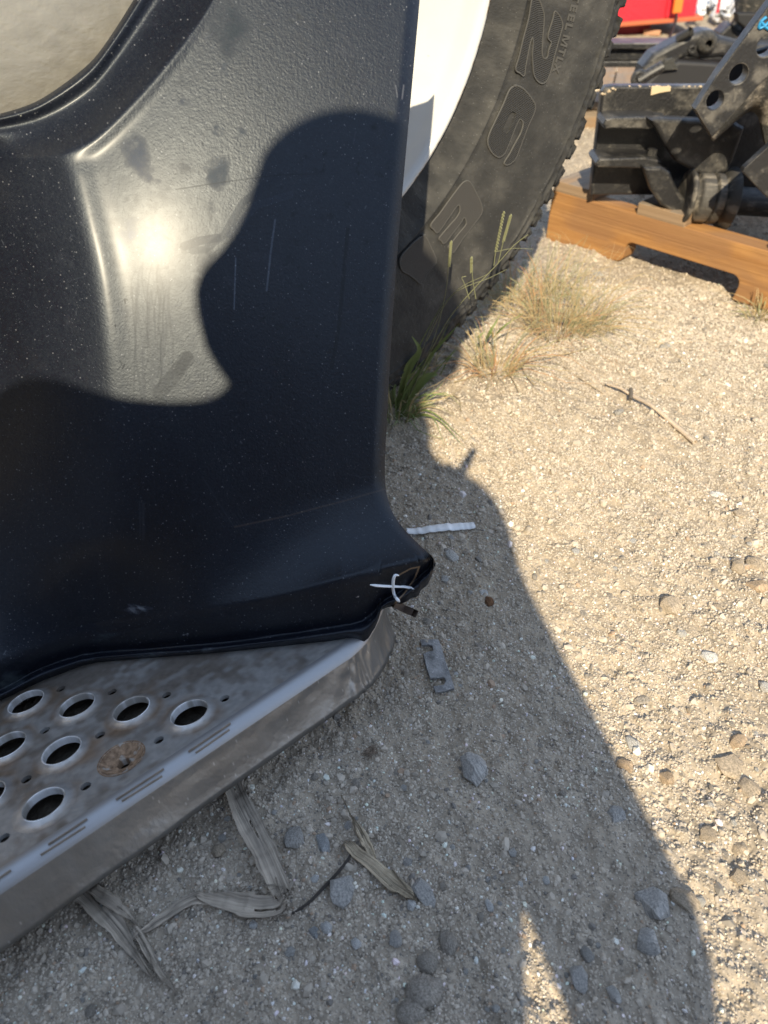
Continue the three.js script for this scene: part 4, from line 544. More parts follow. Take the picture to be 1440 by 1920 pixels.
{ // weathered boards of a second pallet
  const k = thing('grey_pallet', 'weathered grey pallet boards lying beyond the truck tyre', 'pallet', ground(1150, 190, 0.05));
  const o = ground(1096, 192, 0.07), q = ground(1122, 112, 0.07), d = q.clone().sub(o).setY(0).normalize(), s = V(-d.z, 0, d.x);
  [[-0.10, -0.004, 0], [0.0, 0.062, 1], [0.066, 0.125, 2], [0.13, 0.2, 3], [0.21, 0.30, 4]].forEach(([a, b, j]) => { const g = box(o, s, UPV, d, [a, -0.018, j === 0 ? 0.1 : 0.0 + 0.02 * (j % 2)], [b, 0.001 * j - 0.001, 0.60 - 0.02 * j], 0.002); mesh('board', boxUV(g, o, s, UPV, d, 'z'), M.woodGrey, k); });
  for (const z of [0.03, 0.5]) { const g = box(o, s, UPV, d, [-0.1, -0.07, z], [0.3, -0.0185, z + 0.04], 0.002); mesh('bearer', boxUV(g, o, s, UPV, d, 'x'), M.woodGrey, k); }
  rebase(k);
  // a curled end of bark or cardboard beside it
  const R = rng(8), pos = [], idx = []; const a = ground(1098, 180, 0.05), b = ground(1124, 170, 0.06), n = 18; for (let i = 0; i <= n; i++) for (let j = 0; j <= 8; j++) { const t = i / n, u = j / 8, p = a.clone().lerp(b, t); pos.push(p.x + 0.01 * noise(i * 0.6, j * 0.5, 5), p.y + 0.035 * Math.sin(u * 2.6) - 0.012 * t, p.z + 0.05 * u + 0.01 * noise(i * 0.5, j * 0.4, 6)); } for (let i = 0; i < n; i++) for (let j = 0; j < 8; j++) { const q2 = i * 9 + j, w = q2 + 9; idx.push(q2, w, q2 + 1, w, w + 1, q2 + 1); }
  info(mesh('curled_card', geo(pos, idx), mat({ color: rgb(0.48, 0.41, 0.31), roughness: 0.9, bumpMap: rep(tFibre, 4), bumpScale: 0.001 })), 'curled pale cardboard scrap beside the tyre tread', 'cardboard');
}
{ // red steel box
  const z4 = -3.72, k = thing('red_box', 'red painted steel box with rusty bottom lip and black cable', 'metal box', atZ(1240, 60, z4));
  const red = phys({ color: rgb(0.50, 0.014, 0.03), roughness: 0.42, clearcoat: 0.4, clearcoatRoughness: 0.25, bumpMap: rep(tGrain, 3), bumpScale: 0.001 });
  const a = atZ(1140, 46, z4), b = atZ(1303, 33, z4), X = b.clone().sub(a).normalize(), Y = UPV.clone().addScaledVector(X, -X.y).normalize(), Z = V().crossVectors(X, Y), W = b.distanceTo(a);
  mesh('box_body', box(a, X, Y, Z, [-0.35, 0, -0.5], [W, 0.55, 0], 0.006), red, k);
  mesh('bottom_lip', box(a, X, Y, Z, [-0.35, -0.008, -0.5], [W + 0.025, 0.006, 0.03], 0.003), mat({ color: rgb(0.40, 0.10, 0.04), roughness: 0.8, bumpMap: rep(tGrain, 6), bumpScale: 0.002 }), k);
  for (const x of [0.235, 0.445]) mesh('pressed_rib', box(a, X, Y, Z, [x, 0.01, 0.002], [x + 0.012, 0.53, 0.010], 0.003), red, k);
  const sk = box(a, X, Y, Z, [-0.30, -0.11, -0.32], [0.20, -0.006, -0.05], 0.01); mesh('shadow_block', sk, phys({ color: rgb(0.25, 0.012, 0.02), roughness: 0.6 }), k);  // darker red block added for the shadow under the box
  mesh('cable', tube([atZ(1262, -60, z4 + 0.03), atZ(1267, 0, z4 + 0.035), atZ(1269, 28, z4 + 0.045), atZ(1266, 45, z4 + 0.06), ground(1258, 66, 0.02), ground(1250, 78, 0.008), ground(1238, 86, 0.01)], 0.0052, 50, 8), mat({ color: rgb(0.012, 0.012, 0.013), roughness: 0.6 }), k);
  mesh('orange_strap', box(atZ(1268, 24, z4 + 0.04), X, Y, Z, [-0.018, 0, -0.008], [0.018, 0.055, 0.014], 0.003), mat({ color: rgb(0.75, 0.16, 0.02), roughness: 0.8 }), k);
  rebase(k);
}
{ // crumpled clear-white plastic sheet and other scraps
  const R = rng(19), n = 46, pos = [], idx = []; const A = ground(1296, 58), B = ground(1378, 50), C = ground(1300, 12);
  for (let i = 0; i <= n; i++) for (let j = 0; j <= n; j++) { const u = i / n, v = j / n, x = lerp(A.x, B.x, u) + (C.x - A.x) * v, z = lerp(A.z, B.z, u) + (C.z - A.z) * v; const h = 0.012 + 0.085 * Math.abs(fbm(u * 4, v * 5, 700, 4)) + 0.03 * Math.abs(noise(u * 13, v * 11, 705)); pos.push(x + 0.05 * noise(u * 6, v * 6, 707), h, z + 0.05 * noise(u * 6, v * 6, 708)); }
  for (let i = 0; i < n; i++) for (let j = 0; j < n; j++) { if (fbm(i * 0.14, j * 0.14, 711, 3) > 0.22) continue; const a = i * (n + 1) + j, b = a + n + 1; idx.push(a, b, a + 1, b, b + 1, a + 1); }
  info(mesh('plastic_sheet', geo(pos, idx), phys({ color: rgb(0.62, 0.62, 0.60), roughness: 0.3 })), 'crumpled whitish plastic sheet on the ground right of the red box', 'plastic sheet');
  info(mesh('wood_scrap', box(ground(1330, 6, 0.03), V(0.9, 0, -0.43), UPV, V(0.43, 0, 0.9), [0, 0, 0], [0.16, 0.06, 0.08], 0.006), M.wood), 'brown wood scrap at the top edge of the picture', 'wood scrap');
  info(mesh('broken_board', box(ground(1206, 64, 0.0), V(0.95, 0, 0.3).normalize(), UPV, V(-0.3, 0, 0.95).normalize(), [0, 0, 0], [0.07, 0.02, 0.03], 0.004), mat({ color: rgb(0.4, 0.22, 0.13), roughness: 0.9 })), 'small reddish brick piece in the sun below the red box', 'brick piece');
  const zc = -2.25, X = atZ(1404, 40, zc), k = thing('air_spring', 'black cylindrical part standing behind the perforated plate', 'machine part', V(X.x, 0, X.z));
  const yb = atZ(1404, 76, zc).y, g = new THREE.LatheGeometry([[0, yb - 0.12], [0.085, yb - 0.12], [0.08, yb - 0.03], [0.066, yb + 0.02], [0.060, yb + 0.05], [0.075, yb + 0.08], [0.08, yb + 0.3], [0, yb + 0.31]].map((p) => new THREE.Vector2(...p)), 64); g.rotateZ(-0.10); g.translate(X.x, 0, X.z); mesh('cylinder', g, M.ironDusty, k);
  mesh('mounting_ear', slab([[1382, 25], [1430, 25], [1432, 52], [1400, 55], [1384, 42]], zc + 0.085, 0.03, 0.004), mat({ color: rgb(0.012, 0.012, 0.013), roughness: 0.6 }), k);
  mesh('base_flange', slab([[1352, 62], [1372, 44], [1390, 62], [1470, 90], [1470, 130], [1345, 84]], zc + 0.05, 0.06, 0.006), M.iron, k); rebase(k);
}

// ---------------------------------------------------------------- stones
const stoneMat = (r, g, b, k = 1) => mat({ color: rgb(r, g, b), roughness: 0.93, map: rep(tSpeck, 22 * k), bumpMap: rep(tGrain, 40 * k), bumpScale: 0.0012 });
function stoneGeo(seed, ang) {                                           // unit stone: chipped when ang, else water-worn
  const R = rng(seed);
  if (ang) { const pts = []; for (let i = 0; i < 26; i++) { const v = V(R() - 0.5, R() - 0.5, R() - 0.5).normalize().multiplyScalar(0.86 + 0.2 * R()); v.y *= 0.72; pts.push(v); } let g = new ConvexGeometry(pts); g = g.toNonIndexed ? g : g; const p = g.attributes.position, u = new Float32Array(p.count * 2); for (let i = 0; i < p.count; i++) { u[i * 2] = p.getX(i) * 0.04 + p.getY(i) * 0.013; u[i * 2 + 1] = p.getZ(i) * 0.04 + p.getY(i) * 0.03; } g.setAttribute('uv', new THREE.BufferAttribute(u, 2)); return g; }
  const g = mergeVertices(new THREE.IcosahedronGeometry(1, 5).deleteAttribute('normal').deleteAttribute('uv')), p = g.attributes.position, u = new Float32Array(p.count * 2);
  for (let i = 0; i < p.count; i++) { const v = V().fromBufferAttribute(p, i), d = 1 + 0.22 * noise(v.x * 1.5 + seed, v.y * 1.5 + v.z, 800 + seed) + 0.10 * noise(v.z * 3 + seed, v.x * 3 - v.y, 803) + 0.12 * noise(v.x * 6 + v.y * 3, v.z * 6 - v.y * 5, 805) + 0.05 * noise(v.x * 16 + v.y * 9, v.z * 16 - v.y * 7, 807); v.multiplyScalar(d); v.y *= 0.75; p.setXYZ(i, v.x, v.y, v.z); u[i * 2] = v.x * 0.04 + v.y * 0.013; u[i * 2 + 1] = v.z * 0.04 + v.y * 0.03; }
  g.setAttribute('uv', new THREE.BufferAttribute(u, 2)); g.computeVertexNormals(); return g;
}
const stoneShapes = []; for (let i = 0; i < 6; i++) stoneShapes.push(stoneGeo(900 + i * 7, true)); for (let i = 0; i < 5; i++) stoneShapes.push(stoneGeo(950 + i * 7, false));
const SM = { grey: stoneMat(1.05, 0.99, 0.90), dark: stoneMat(0.88, 0.82, 0.73), pale: stoneMat(1.3, 1.24, 1.13), white: stoneMat(1.6, 1.55, 1.45), tan: stoneMat(1.05, 0.85, 0.62), rust: stoneMat(0.55, 0.27, 0.12), blue: stoneMat(0.98, 0.98, 0.95), orange: stoneMat(1.05, 0.78, 0.52), soil: stoneMat(0.95, 0.83, 0.68) };
function stone(px, py, wpx, hpx, shape, m, label, turn = 0, sink = 0.3, group) {
  sink = Math.min(0.46, sink + 0.09); const g = ground(px, py), depth = g.depth, a = wpx * depth / F / 2, c = hpx * depth / F / 2 * 1.25, b = Math.min(a, c) * 1.0;
  const o = mesh('stone', stoneShapes[shape], SM[m]); o.position.set(g.x, gh(g.x, g.z) + b * 0.72 * (1 - 2 * sink) * 0.8, g.z); o.scale.set(a, b, c); o.rotation.y = turn; return info(o, label, 'stone', group);
}
for (const s of [
  [888, 1448, 50, 60, 0, 'grey', 'large angular grey stone standing alone in the shaded gravel', 0.4, 0.2], [640, 1672, 62, 56, 1, 'grey', 'rough blocky grey stone between the twig and the frayed straw', 0.2, 0.25], [792, 1678, 42, 56, 1, 'grey', 'smooth grey stone at the lower end of the frayed straw', 0.7, 0.2],
  [606, 1585, 28, 42, 2, 'blue', 'bluish grey stone just left above the frayed straw', 0.3, 0.2], [552, 1575, 48, 38, 3, 'dark', 'dark half-buried stone right of the folded straw strip', 0, 0.42], [846, 1042, 26, 32, 3, 'pale', 'pale grey stone just below the white plastic strip', 0.5, 0.2],
  [906, 1110, 20, 15, 4, 'white', 'small white stone beside the brown pebble in shade', 0, 0.3], [918, 1127, 15, 18, 8, 'rust', 'small rust brown pebble in the shaded gravel', 0, 0.2], [1222, 1698, 70, 58, 2, 'grey', 'large flat grey stone half buried near the shadow edge', 0.3, 0.40],
  [1282, 1692, 44, 50, 5, 'tan', 'tan stone half in sun at the shadow edge', 0.9, 0.25], [1213, 1772, 50, 44, 0, 'grey', 'grey stone below the large flat stone near the shadow edge', 1.4, 0.25], [1082, 1838, 40, 46, 1, 'grey', 'blocky grey stone right of the sunlit wedge', 0.2, 0.15],
  [1155, 1526, 38, 34, 4, 'grey', 'chipped grey stone left of the shadow edge', 0, 0.3], [1147, 1872, 24, 32, 2, 'pale', 'pale upright stone at the bottom edge right of the sunlit wedge', 0.4, 0.15], [1100, 1792, 26, 26, 3, 'dark', 'small dark stone above the blocky grey stone', 0.4, 0.25],
  [742, 1767, 28, 28, 5, 'grey', 'crusted grey stone with pale top below the blocky stone', 0, 0.2], [796, 1862, 70, 46, 6, 'soil', 'broad soil clod at the bottom edge', 0.3, 0.3], [842, 1770, 34, 34, 9, 'soil', 'round soil clod above the broad clod', 0.2, 0.25], [770, 1900, 56, 30, 10, 'soil', 'lumpy soil clod at the very bottom of the picture', 0.2, 0.3], [802, 1806, 34, 30, 8, 'soil', 'small soil clod left of the round clod', 0.6, 0.2],
  [1254, 1140, 44, 42, 4, 'tan', 'tan wedge-shaped stone alone in the sunlit gravel', 0.3, 0.2], [1186, 1396, 28, 30, 5, 'pale', 'pale stone with dark shadow at the shadow edge', 0.2, 0.15], [1174, 1436, 26, 34, 0, 'orange', 'orange chipped stone at the shadow edge', 1.0, 0.15], [1250, 1460, 30, 26, 2, 'orange', 'small orange stone right of the chipped orange stone', 0.3, 0.15],
  [1364, 1436, 66, 46, 1, 'tan', 'large tan stone in the sunlit gravel near the right edge', 0.2, 0.3], [1404, 1478, 50, 36, 3, 'tan', 'tan stone below the large tan one', 0.5, 0.3], [1380, 1394, 40, 24, 4, 'orange', 'flat reddish stone above the large tan one', 0.5, 0.25], [1418, 1062, 36, 28, 8, 'tan', 'rounded tan stone at the right edge', 0.1, 0.2], [1384, 1066, 40, 26, 0, 'tan', 'angular tan stone left of the rounded tan one', 1.2, 0.3], [1416, 1106, 50, 28, 2, 'orange', 'flat brownish stone at the right edge below the rounded one', 0.2, 0.3],
  [1384, 966, 30, 20, 1, 'tan', 'tan chipped stone on the far sunlit gravel at right', 0.3, 0.3], [1346, 925, 28, 12, 9, 'white', 'white flat pebble high on the sunlit gravel', 0, 0.3], [1330, 1234, 32, 28, 5, 'white', 'white chipped stone in the sunlit gravel', 0.5, 0.15], [1210, 1308, 54, 18, 3, 'soil', 'long flat dusty stone in the sunlit gravel', 0.1, 0.4], [1432, 1292, 22, 24, 4, 'pale', 'pale stone at the right edge in the sun', 0.4, 0.15],
  [1386, 1590, 30, 20, 0, 'tan', 'small tan stone in the lower sunlit gravel', 0.3, 0.3], [1382, 1646, 40, 26, 1, 'tan', 'tan stone low at the right with a dark hollow', 0.7, 0.3], [1330, 1565, 36, 26, 7, 'tan', 'tan stone beside the dark hollow in the sun', 0.7, 0.3], [898, 1210, 18, 18, 2, 'soil', 'square dusty stone right of the rubber plate', 0.2, 0.3], [410, 1596, 28, 22, 4, 'tan', 'small flat tan stone below the step skirt', 0.5, 0.25], [917, 1701, 16, 22, 5, 'white', 'white stone alone in the lower shaded gravel', 0.3, 0.15], [668, 1776, 22, 18, 3, 'white', 'white chipped pebble below the blocky stone', 0.6, 0.2], [590, 1750, 22, 24, 2, 'blue', 'bluish stone under the folded straw tip', 0.6, 0.2], [613, 1743, 18, 18, 8, 'white', 'round whitish pebble right of the bluish stone', 0.6, 0.2], [771, 1702, 20, 18, 0, 'white', 'white stone at the straw tip beside the smooth grey stone', 0.6, 0.2],
  [1246, 650, 26, 14, 4, 'dark', 'dark stone far out in the sunlit gravel', 0.6, 0.2], [1160, 775, 22, 10, 6, 'dark', 'dark flat stone near the stick', 0.6, 0.25], [1008, 510, 12, 14, 7, 'dark', 'small dark stone between dry tuft and pallet', 0.6, 0.2], [1120, 516, 16, 18, 9, 'dark', 'dark pebble just below the pallet foot', 0.6, 0.2],
]) stone(...s);
{
  const R = rng(43); let a = 0, b = 0;
  for (let i = 0; i < 2600 && a + b < 137; i++) {
    const px = 80 + R() * 1340, py = 1000 + R() * 900, sunny = px > 870 + (py - 900) * 0.5 + 25, shade = px < 820 + (py - 900) * 0.42; if (!sunny && !shade) continue;
    if (px < 760 && py < 1760 - px * 0.62 + 40) continue;
    const crowd = fbm(px / 150, py / 150, 130, 3); if (R() > 0.45 + crowd * 1.3) continue;
    const w = 9 + 12 * Math.pow(R(), 3), sh = R() < 0.85 ? Math.floor(R() * 6) : 6 + Math.floor(R() * 5), t = R();
    if (sunny) { if (a > 58) continue; stone(px, py, w * 1.1, w * (0.6 + 0.3 * R()), sh, t < 0.5 ? 'soil' : t < 0.8 ? 'tan' : 'pale', 'small loose stone lying on the sunlit gravel', R() * 6, 0.15 + 0.25 * R(), 'small stones on the sunlit gravel'); a++; }
    else { if (b > 78) continue; stone(px, py, w, w * (0.7 + 0.3 * R()), sh, t < 0.42 ? 'soil' : t < 0.66 ? 'grey' : t < 0.86 ? 'pale' : 'white', 'small loose stone lying on the shaded gravel', R() * 6, 0.15 + 0.25 * R(), 'small stones on the shaded gravel'); b++; }
  }
  console.log('small stones', a, b);
}

// ---------------------------------------------------------------- straw, sticks, scraps
M.straw = mat({ color: rgb(0.50, 0.425, 0.335), roughness: 0.95, map: rep(dataTex(512, (u, v) => { const n = 0.85 + 0.22 * noise(u * 4, v * 34, 50) + 0.2 * noise(u * 10, v * 90, 51) + 0.25 * fbm(u * 7, v * 7, 53, 3); return toS([clamp(n, 0.2, 1.3) * 0.8, clamp(n, 0.2, 1.3) * 0.79, clamp(n, 0.2, 1.3) * 0.78].map((x) => clamp(x))); }, 1, true), 1), bumpMap: tFibre, bumpScale: 0.0007 });
function ribbon(pts, seed, lift = () => 0.003, curl = 0.2, ragged = 1) {  // pts: [px, py, width px]; a fibrous strip lying on the ground
  const c = new THREE.CatmullRomCurve3(pts.map((p) => V(p[0], p[1], p[2])), false, 'centripetal'), n = 70, m = 12, pos = [], uv = [], idx = []; let L = 0, last = null;
  for (let i = 0; i <= n; i++) {
    const t = i / n, p = c.getPoint(t), q = c.getTangent(t), g = ground(p.x, p.y), g2 = ground(p.x + q.x * 4, p.y + q.y * 4), d = g2.sub(g).setY(0).normalize(), s = V(-d.z, 0, d.x), w = p.z * g.depth / F / 2; if (last) L += last.distanceTo(g); last = g.clone();
    for (let j = 0; j <= m; j++) { const u = j / m * 2 - 1, rag = ragged * 0.13 * noise(t * 11, (u > 0 ? 1 : 2) * 9, seed) * Math.abs(u) ** 3, endr = (i === 0 || i === n) ? 0.004 * noise(j * 1.7, i, seed + 3) : 0, x = g.x + s.x * u * w * (1 + rag) + d.x * endr, z = g.z + s.z * u * w * (1 + rag) + d.z * endr, gr2 = gh(g.x, g.z) * 0.6 + gh(x, z) * 0.4; pos.push(x, gr2 + lift(t) + curl * w * (u * u - 0.4) + 0.0007 * noise(u * 7, t * 5, seed + 1), z); uv.push(L * 6, u * w * 22 + seed * 0.13); }
  }
  const W = m + 1; for (let i = 0; i < n; i++) for (let j = 0; j < m; j++) { const split = Math.abs(noise(j * 3.1 + 0.5, 2.2, seed + 5)) > 0.72 && noise(i * 0.09, j * 2, seed + 6) > 0.25; if (split) continue; const a = i * W + j, b = a + W; idx.push(a, b, a + 1, b, b + 1, a + 1); }
  const k = pos.length / 3; const all = pos.slice(), uv2 = uv.concat(uv), id2 = idx.slice(); for (let i = 0; i < k; i++) all.push(pos[i * 3], pos[i * 3 + 1] - 0.0011, pos[i * 3 + 2]); for (let i = 0; i < idx.length; i += 3) id2.push(idx[i] + k, idx[i + 2] + k, idx[i + 1] + k);
  return geo(all, id2, uv2);
}
const fibre = (pts, r = 0.0005, up = 0.004) => tube(pts.map(([x, y, h]) => put(x, y, h ?? up)), (t) => r * (1 - 0.6 * t), 24, 5);
{
  const k = thing('folded_straw', 'long folded strip of grey-brown dried straw below the step', 'straw strip', put(500, 1640));
  mesh('upper_strip', ribbon([[424, 1448, 22], [440, 1486, 30], [466, 1545, 42], [494, 1600, 44], [516, 1650, 40], [533, 1688, 34]], 3, (t) => 0.006 + 0.006 * Math.sin(t * 2.6), 0.28), M.straw, k);
  mesh('folded_strip', ribbon([[536, 1693, 20], [520, 1706, 40], [480, 1708, 46], [430, 1699, 34], [392, 1693, 18], [372, 1690, 8]], 5, (t) => 0.009 - 0.003 * t, 0.35), M.straw, k);
  mesh('thin_strip', ribbon([[398, 1694, 14], [370, 1694, 22], [335, 1708, 20], [300, 1728, 16], [268, 1752, 10], [246, 1770, 5]], 7, () => 0.004, 0.2), M.straw, k);
  info(mesh('loose_fibres', merge([fibre([[533, 1688], [520, 1674, 0.012], [490, 1678, 0.013], [450, 1684, 0.011]]), fibre([[542, 1690], [530, 1676, 0.012], [512, 1682, 0.012]]), fibre([[520, 1660, 0.012], [530, 1690, 0.012], [538, 1700]]), fibre([[536, 1695], [540, 1710], [530, 1716]])]), M.straw, k), null, null, null, 'stuff'); rebase(k);
}
{
  const k = thing('frayed_straw', 'frayed straw bundle sticking out under the left of the step skirt', 'straw strip', put(230, 1740));
  mesh('broad_strip', ribbon([[138, 1658, 22], [160, 1680, 40], [196, 1716, 40], [230, 1756, 26], [258, 1796, 14], [284, 1832, 5]], 11, () => 0.005, 0.25, 1.6), M.straw, k);
  mesh('side_strip', ribbon([[160, 1660, 12], [186, 1680, 20], [218, 1702, 22], [244, 1722, 14], [258, 1736, 5]], 13, () => 0.007, 0.3, 1.6), M.straw, k);
  mesh('tail_strip', ribbon([[252, 1738, 6], [268, 1764, 16], [288, 1800, 14], [312, 1840, 9], [338, 1872, 3]], 15, () => 0.004, 0.3, 1.4), M.straw, k);
  info(mesh('loose_fibres', merge([fibre([[250, 1724], [262, 1752], [280, 1790], [300, 1850]]), fibre([[200, 1690], [232, 1712], [256, 1722]]), fibre([[246, 1770], [284, 1820], [300, 1856]]), fibre([[150, 1664], [184, 1670], [230, 1700]])]), M.straw, k), null, null, null, 'stuff'); rebase(k);
}
{
  const k = thing('straw_splinter', 'light tan splintered straw among the shaded stones', 'straw strip', put(710, 1630)), lt = mat({ color: rgb(0.60, 0.49, 0.34), roughness: 0.95, map: M.straw.map, bumpMap: tFibre, bumpScale: 0.002 });
  mesh('main_strip', ribbon([[650, 1588, 14], [668, 1606, 22], [704, 1632, 26], [736, 1660, 26], [764, 1682, 20], [776, 1692, 8]], 21, () => 0.005, 0.3, 1.4), lt, k);
  mesh('upright_strip', ribbon([[660, 1540, 4], [672, 1560, 14], [684, 1584, 18], [698, 1610, 12]], 23, (t) => 0.008 - 0.003 * t, 0.3, 1.4), lt, k);
  info(mesh('loose_fibres', merge([fibre([[640, 1498], [652, 1524], [664, 1550], [680, 1600]], 0.0006, 0.006), fibre([[664, 1540], [668, 1570], [680, 1590]], 0.0006, 0.008), fibre([[702, 1676], [724, 1668], [740, 1664]], 0.0006), fibre([[754, 1692], [758, 1676]], 0.0006), fibre([[648, 1584], [640, 1600], [646, 1612]], 0.0006), fibre([[736, 1640], [770, 1684], [778, 1690]], 0.0008, 0.006)]), lt, k), null, null, null, 'stuff'); rebase(k);
}
info(mesh('thin_twig', tube([put(664, 1600, 0.003), put(644, 1630, 0.003), put(610, 1664, 0.003), put(576, 1700, 0.002), put(548, 1716, 0.001)], (t) => 0.0012 - 0.0006 * Math.abs(t - 0.5), 30, 6), mat({ color: rgb(0.12, 0.10, 0.085), roughness: 0.95, bumpMap: rep(tFibre, 3), bumpScale: 0.001 })), 'thin dark twig between the blocky stone and the straw', 'twig');
{
  const k = thing('dry_stick', 'pale dry stick with a dark node on the sunlit gravel', 'stick', put(1220, 775)), sm = mat({ color: rgb(0.58, 0.47, 0.36), roughness: 0.85, bumpMap: rep(tFibre, 4, 1), bumpScale: 0.0012 });
  mesh('stem', tube([put(1136, 730, 0.008), put(1160, 741, 0.009), put(1184, 753, 0.008), put(1220, 776, 0.007), put(1264, 803, 0.006), put(1302, 834, 0.006)], (t) => 0.0017 + 0.0018 * t, 50, 10), sm, k);
  mesh('node', tube([put(1179, 744, 0.010), put(1180, 753, 0.009), put(1180, 758, 0.006)], 0.0026, 8, 8), mat({ color: rgb(0.10, 0.085, 0.07), roughness: 0.9 }), k); rebase(k);
}
info(mesh('faint_stalk', tube([put(1056, 690, 0.003), put(1090, 712, 0.004), put(1130, 740, 0.003)], 0.0008, 14, 5), mat({ color: rgb(0.40, 0.32, 0.22), roughness: 0.9 })), 'hair-thin dry stalk left of the pale stick', 'stalk');
{ // white trim strip
  const c = [[762, 997], [790, 996.5], [830, 993.5], [864, 989.5], [890, 989]], pos = [], idx = [], n = 40, m = 10;
  const cv = new THREE.CatmullRomCurve3(c.map((p) => V(p[0], p[1], 0)));
  for (let i = 0; i <= n; i++) { const t = i / n, p = cv.getPoint(t), g = put(p.x, p.y, 0.0035), w = 0.0036 + 0.0016 * Math.sin(t * 2.6); for (let j = 0; j <= m; j++) { const a = j / m * Math.PI * 2; pos.push(g.x + 0.1 * w * Math.cos(a), g.y + 0.0028 * Math.sin(a) + (Math.abs(Math.cos(a)) < 0.4 ? -0.0007 * Math.sign(Math.sin(a)) : 0), g.z + w * Math.cos(a)); } }
  for (let i = 0; i < n; i++) for (let j = 0; j < m; j++) { const a = i * (m + 1) + j, b = a + m + 1; idx.push(a, b, a + 1, b, b + 1, a + 1); } const k = pos.length / 3; for (const [e, s] of [[0, 1], [n, -1]]) for (let j = 1; j < m - 1; j++) idx.push(e * (m + 1), e * (m + 1) + j, e * (m + 1) + j + 1);
  info(mesh('plastic_strip', geo(pos, idx), phys({ color: rgb(0.80, 0.80, 0.79), roughness: 0.45 })), 'broken white plastic strip at the shadow edge beside the fairing', 'plastic strip');
}
{ // broken rubber plate
  const out = [[787, 1201], [822, 1201], [827, 1213], [836, 1244], [846, 1272], [852, 1293], [834, 1298], [816, 1300], [812, 1289], [832, 1286], [836, 1278], [832, 1272], [806, 1274], [800, 1256], [793, 1228], [802, 1224], [812, 1222], [810, 1213], [802, 1211], [790, 1212]].map(([x, y]) => { const g = ground(x, y); return [g.x, -g.z]; });
  const g = extr(out, 0.0032, 0.0006); g.rotateX(-Math.PI / 2); const c = ground(820, 1250); const top = gh(c.x, c.z); g.translate(0, top + 0.0015, 0);
  info(mesh('rubber_plate', g, mat({ color: rgb(0.50, 0.485, 0.465), roughness: 0.95, map: rep(tSpeck, 9), bumpMap: rep(tGrain, 20), bumpScale: 0.0008 })), 'flat dark grey rubber plate with notched ends on shaded gravel', 'rubber plate');
}
info(mesh('root_tuft', merge(Array.from({ length: 26 }, (_, i) => { const R = rng(i + 300); return fibre([[690 + R() * 18, 1392 + R() * 16, 0.002], [684 + R() * 20, 1402 + R() * 16, 0.006], [672 + R() * 30, 1412 + R() * 14, 0.002]], 0.00035); })), mat({ color: rgb(0.19, 0.145, 0.105), roughness: 1 })), 'small brown tuft of dry roots on the shaded gravel', 'root tuft');
info(mesh('tan_chip', (() => { const g = stoneGeo(77, true), q = ground(1384, 966); g.scale(0.001, 0.001, 0.001); g.translate(q.x + 0.02, 0.004, q.z); return g; })(), SM.rust), 'tiny rust chip on the far gravel', 'chip');

// ---------------------------------------------------------------- grass
M.green = phys({ color: rgb(0.165, 0.215, 0.06), roughness: 0.75, transmission: 0.35, thickness: 0 });
M.olive = phys({ color: rgb(0.23, 0.235, 0.115), roughness: 0.8, transmission: 0.3, thickness: 0 });
M.dry = phys({ color: rgb(0.40, 0.305, 0.155), roughness: 0.85, transmission: 0.3, thickness: 0 });
M.red = phys({ color: rgb(0.42, 0.22, 0.10), roughness: 0.85, transmission: 0.3, thickness: 0 });
function blade(pts, w, tip = 0.1, fold = 0.35, seg = 12) {               // pts: world points; a folded, tapering leaf
  const c = new THREE.CatmullRomCurve3(pts, false, 'centripetal'), pos = [], idx = [], toC = V();
  for (let i = 0; i <= seg; i++) { const t = i / seg, p = c.getPoint(t), d = c.getTangent(t), s = V().crossVectors(d, toC.subVectors(CAM, p).normalize().add(V(0.3, 0.2, 0.1))).normalize(), nn = V().crossVectors(s, d), ww = w * (t < 0.35 ? lerp(0.6, 1, t / 0.35) : lerp(1, tip, (t - 0.35) / 0.65)) / 2; for (const u of [-1, 0, 1]) pos.push(p.x + s.x * ww * u + nn.x * ww * fold * (u * u - 0.5), p.y + s.y * ww * u + nn.y * ww * fold * (u * u - 0.5), p.z + s.z * ww * u + nn.z * ww * fold * (u * u - 0.5)); }
  for (let i = 0; i < seg; i++) for (let j = 0; j < 2; j++) { const a = i * 3 + j, b = a + 3; idx.push(a, b, a + 1, b, b + 1, a + 1); } return geo(pos, idx);
}
const rise = (base, px, py, lean = 0) => { const b = base.clone(); const D = base.clone().sub(CAM).dot(cB) * -1; return atD(px, py, D + lean); };
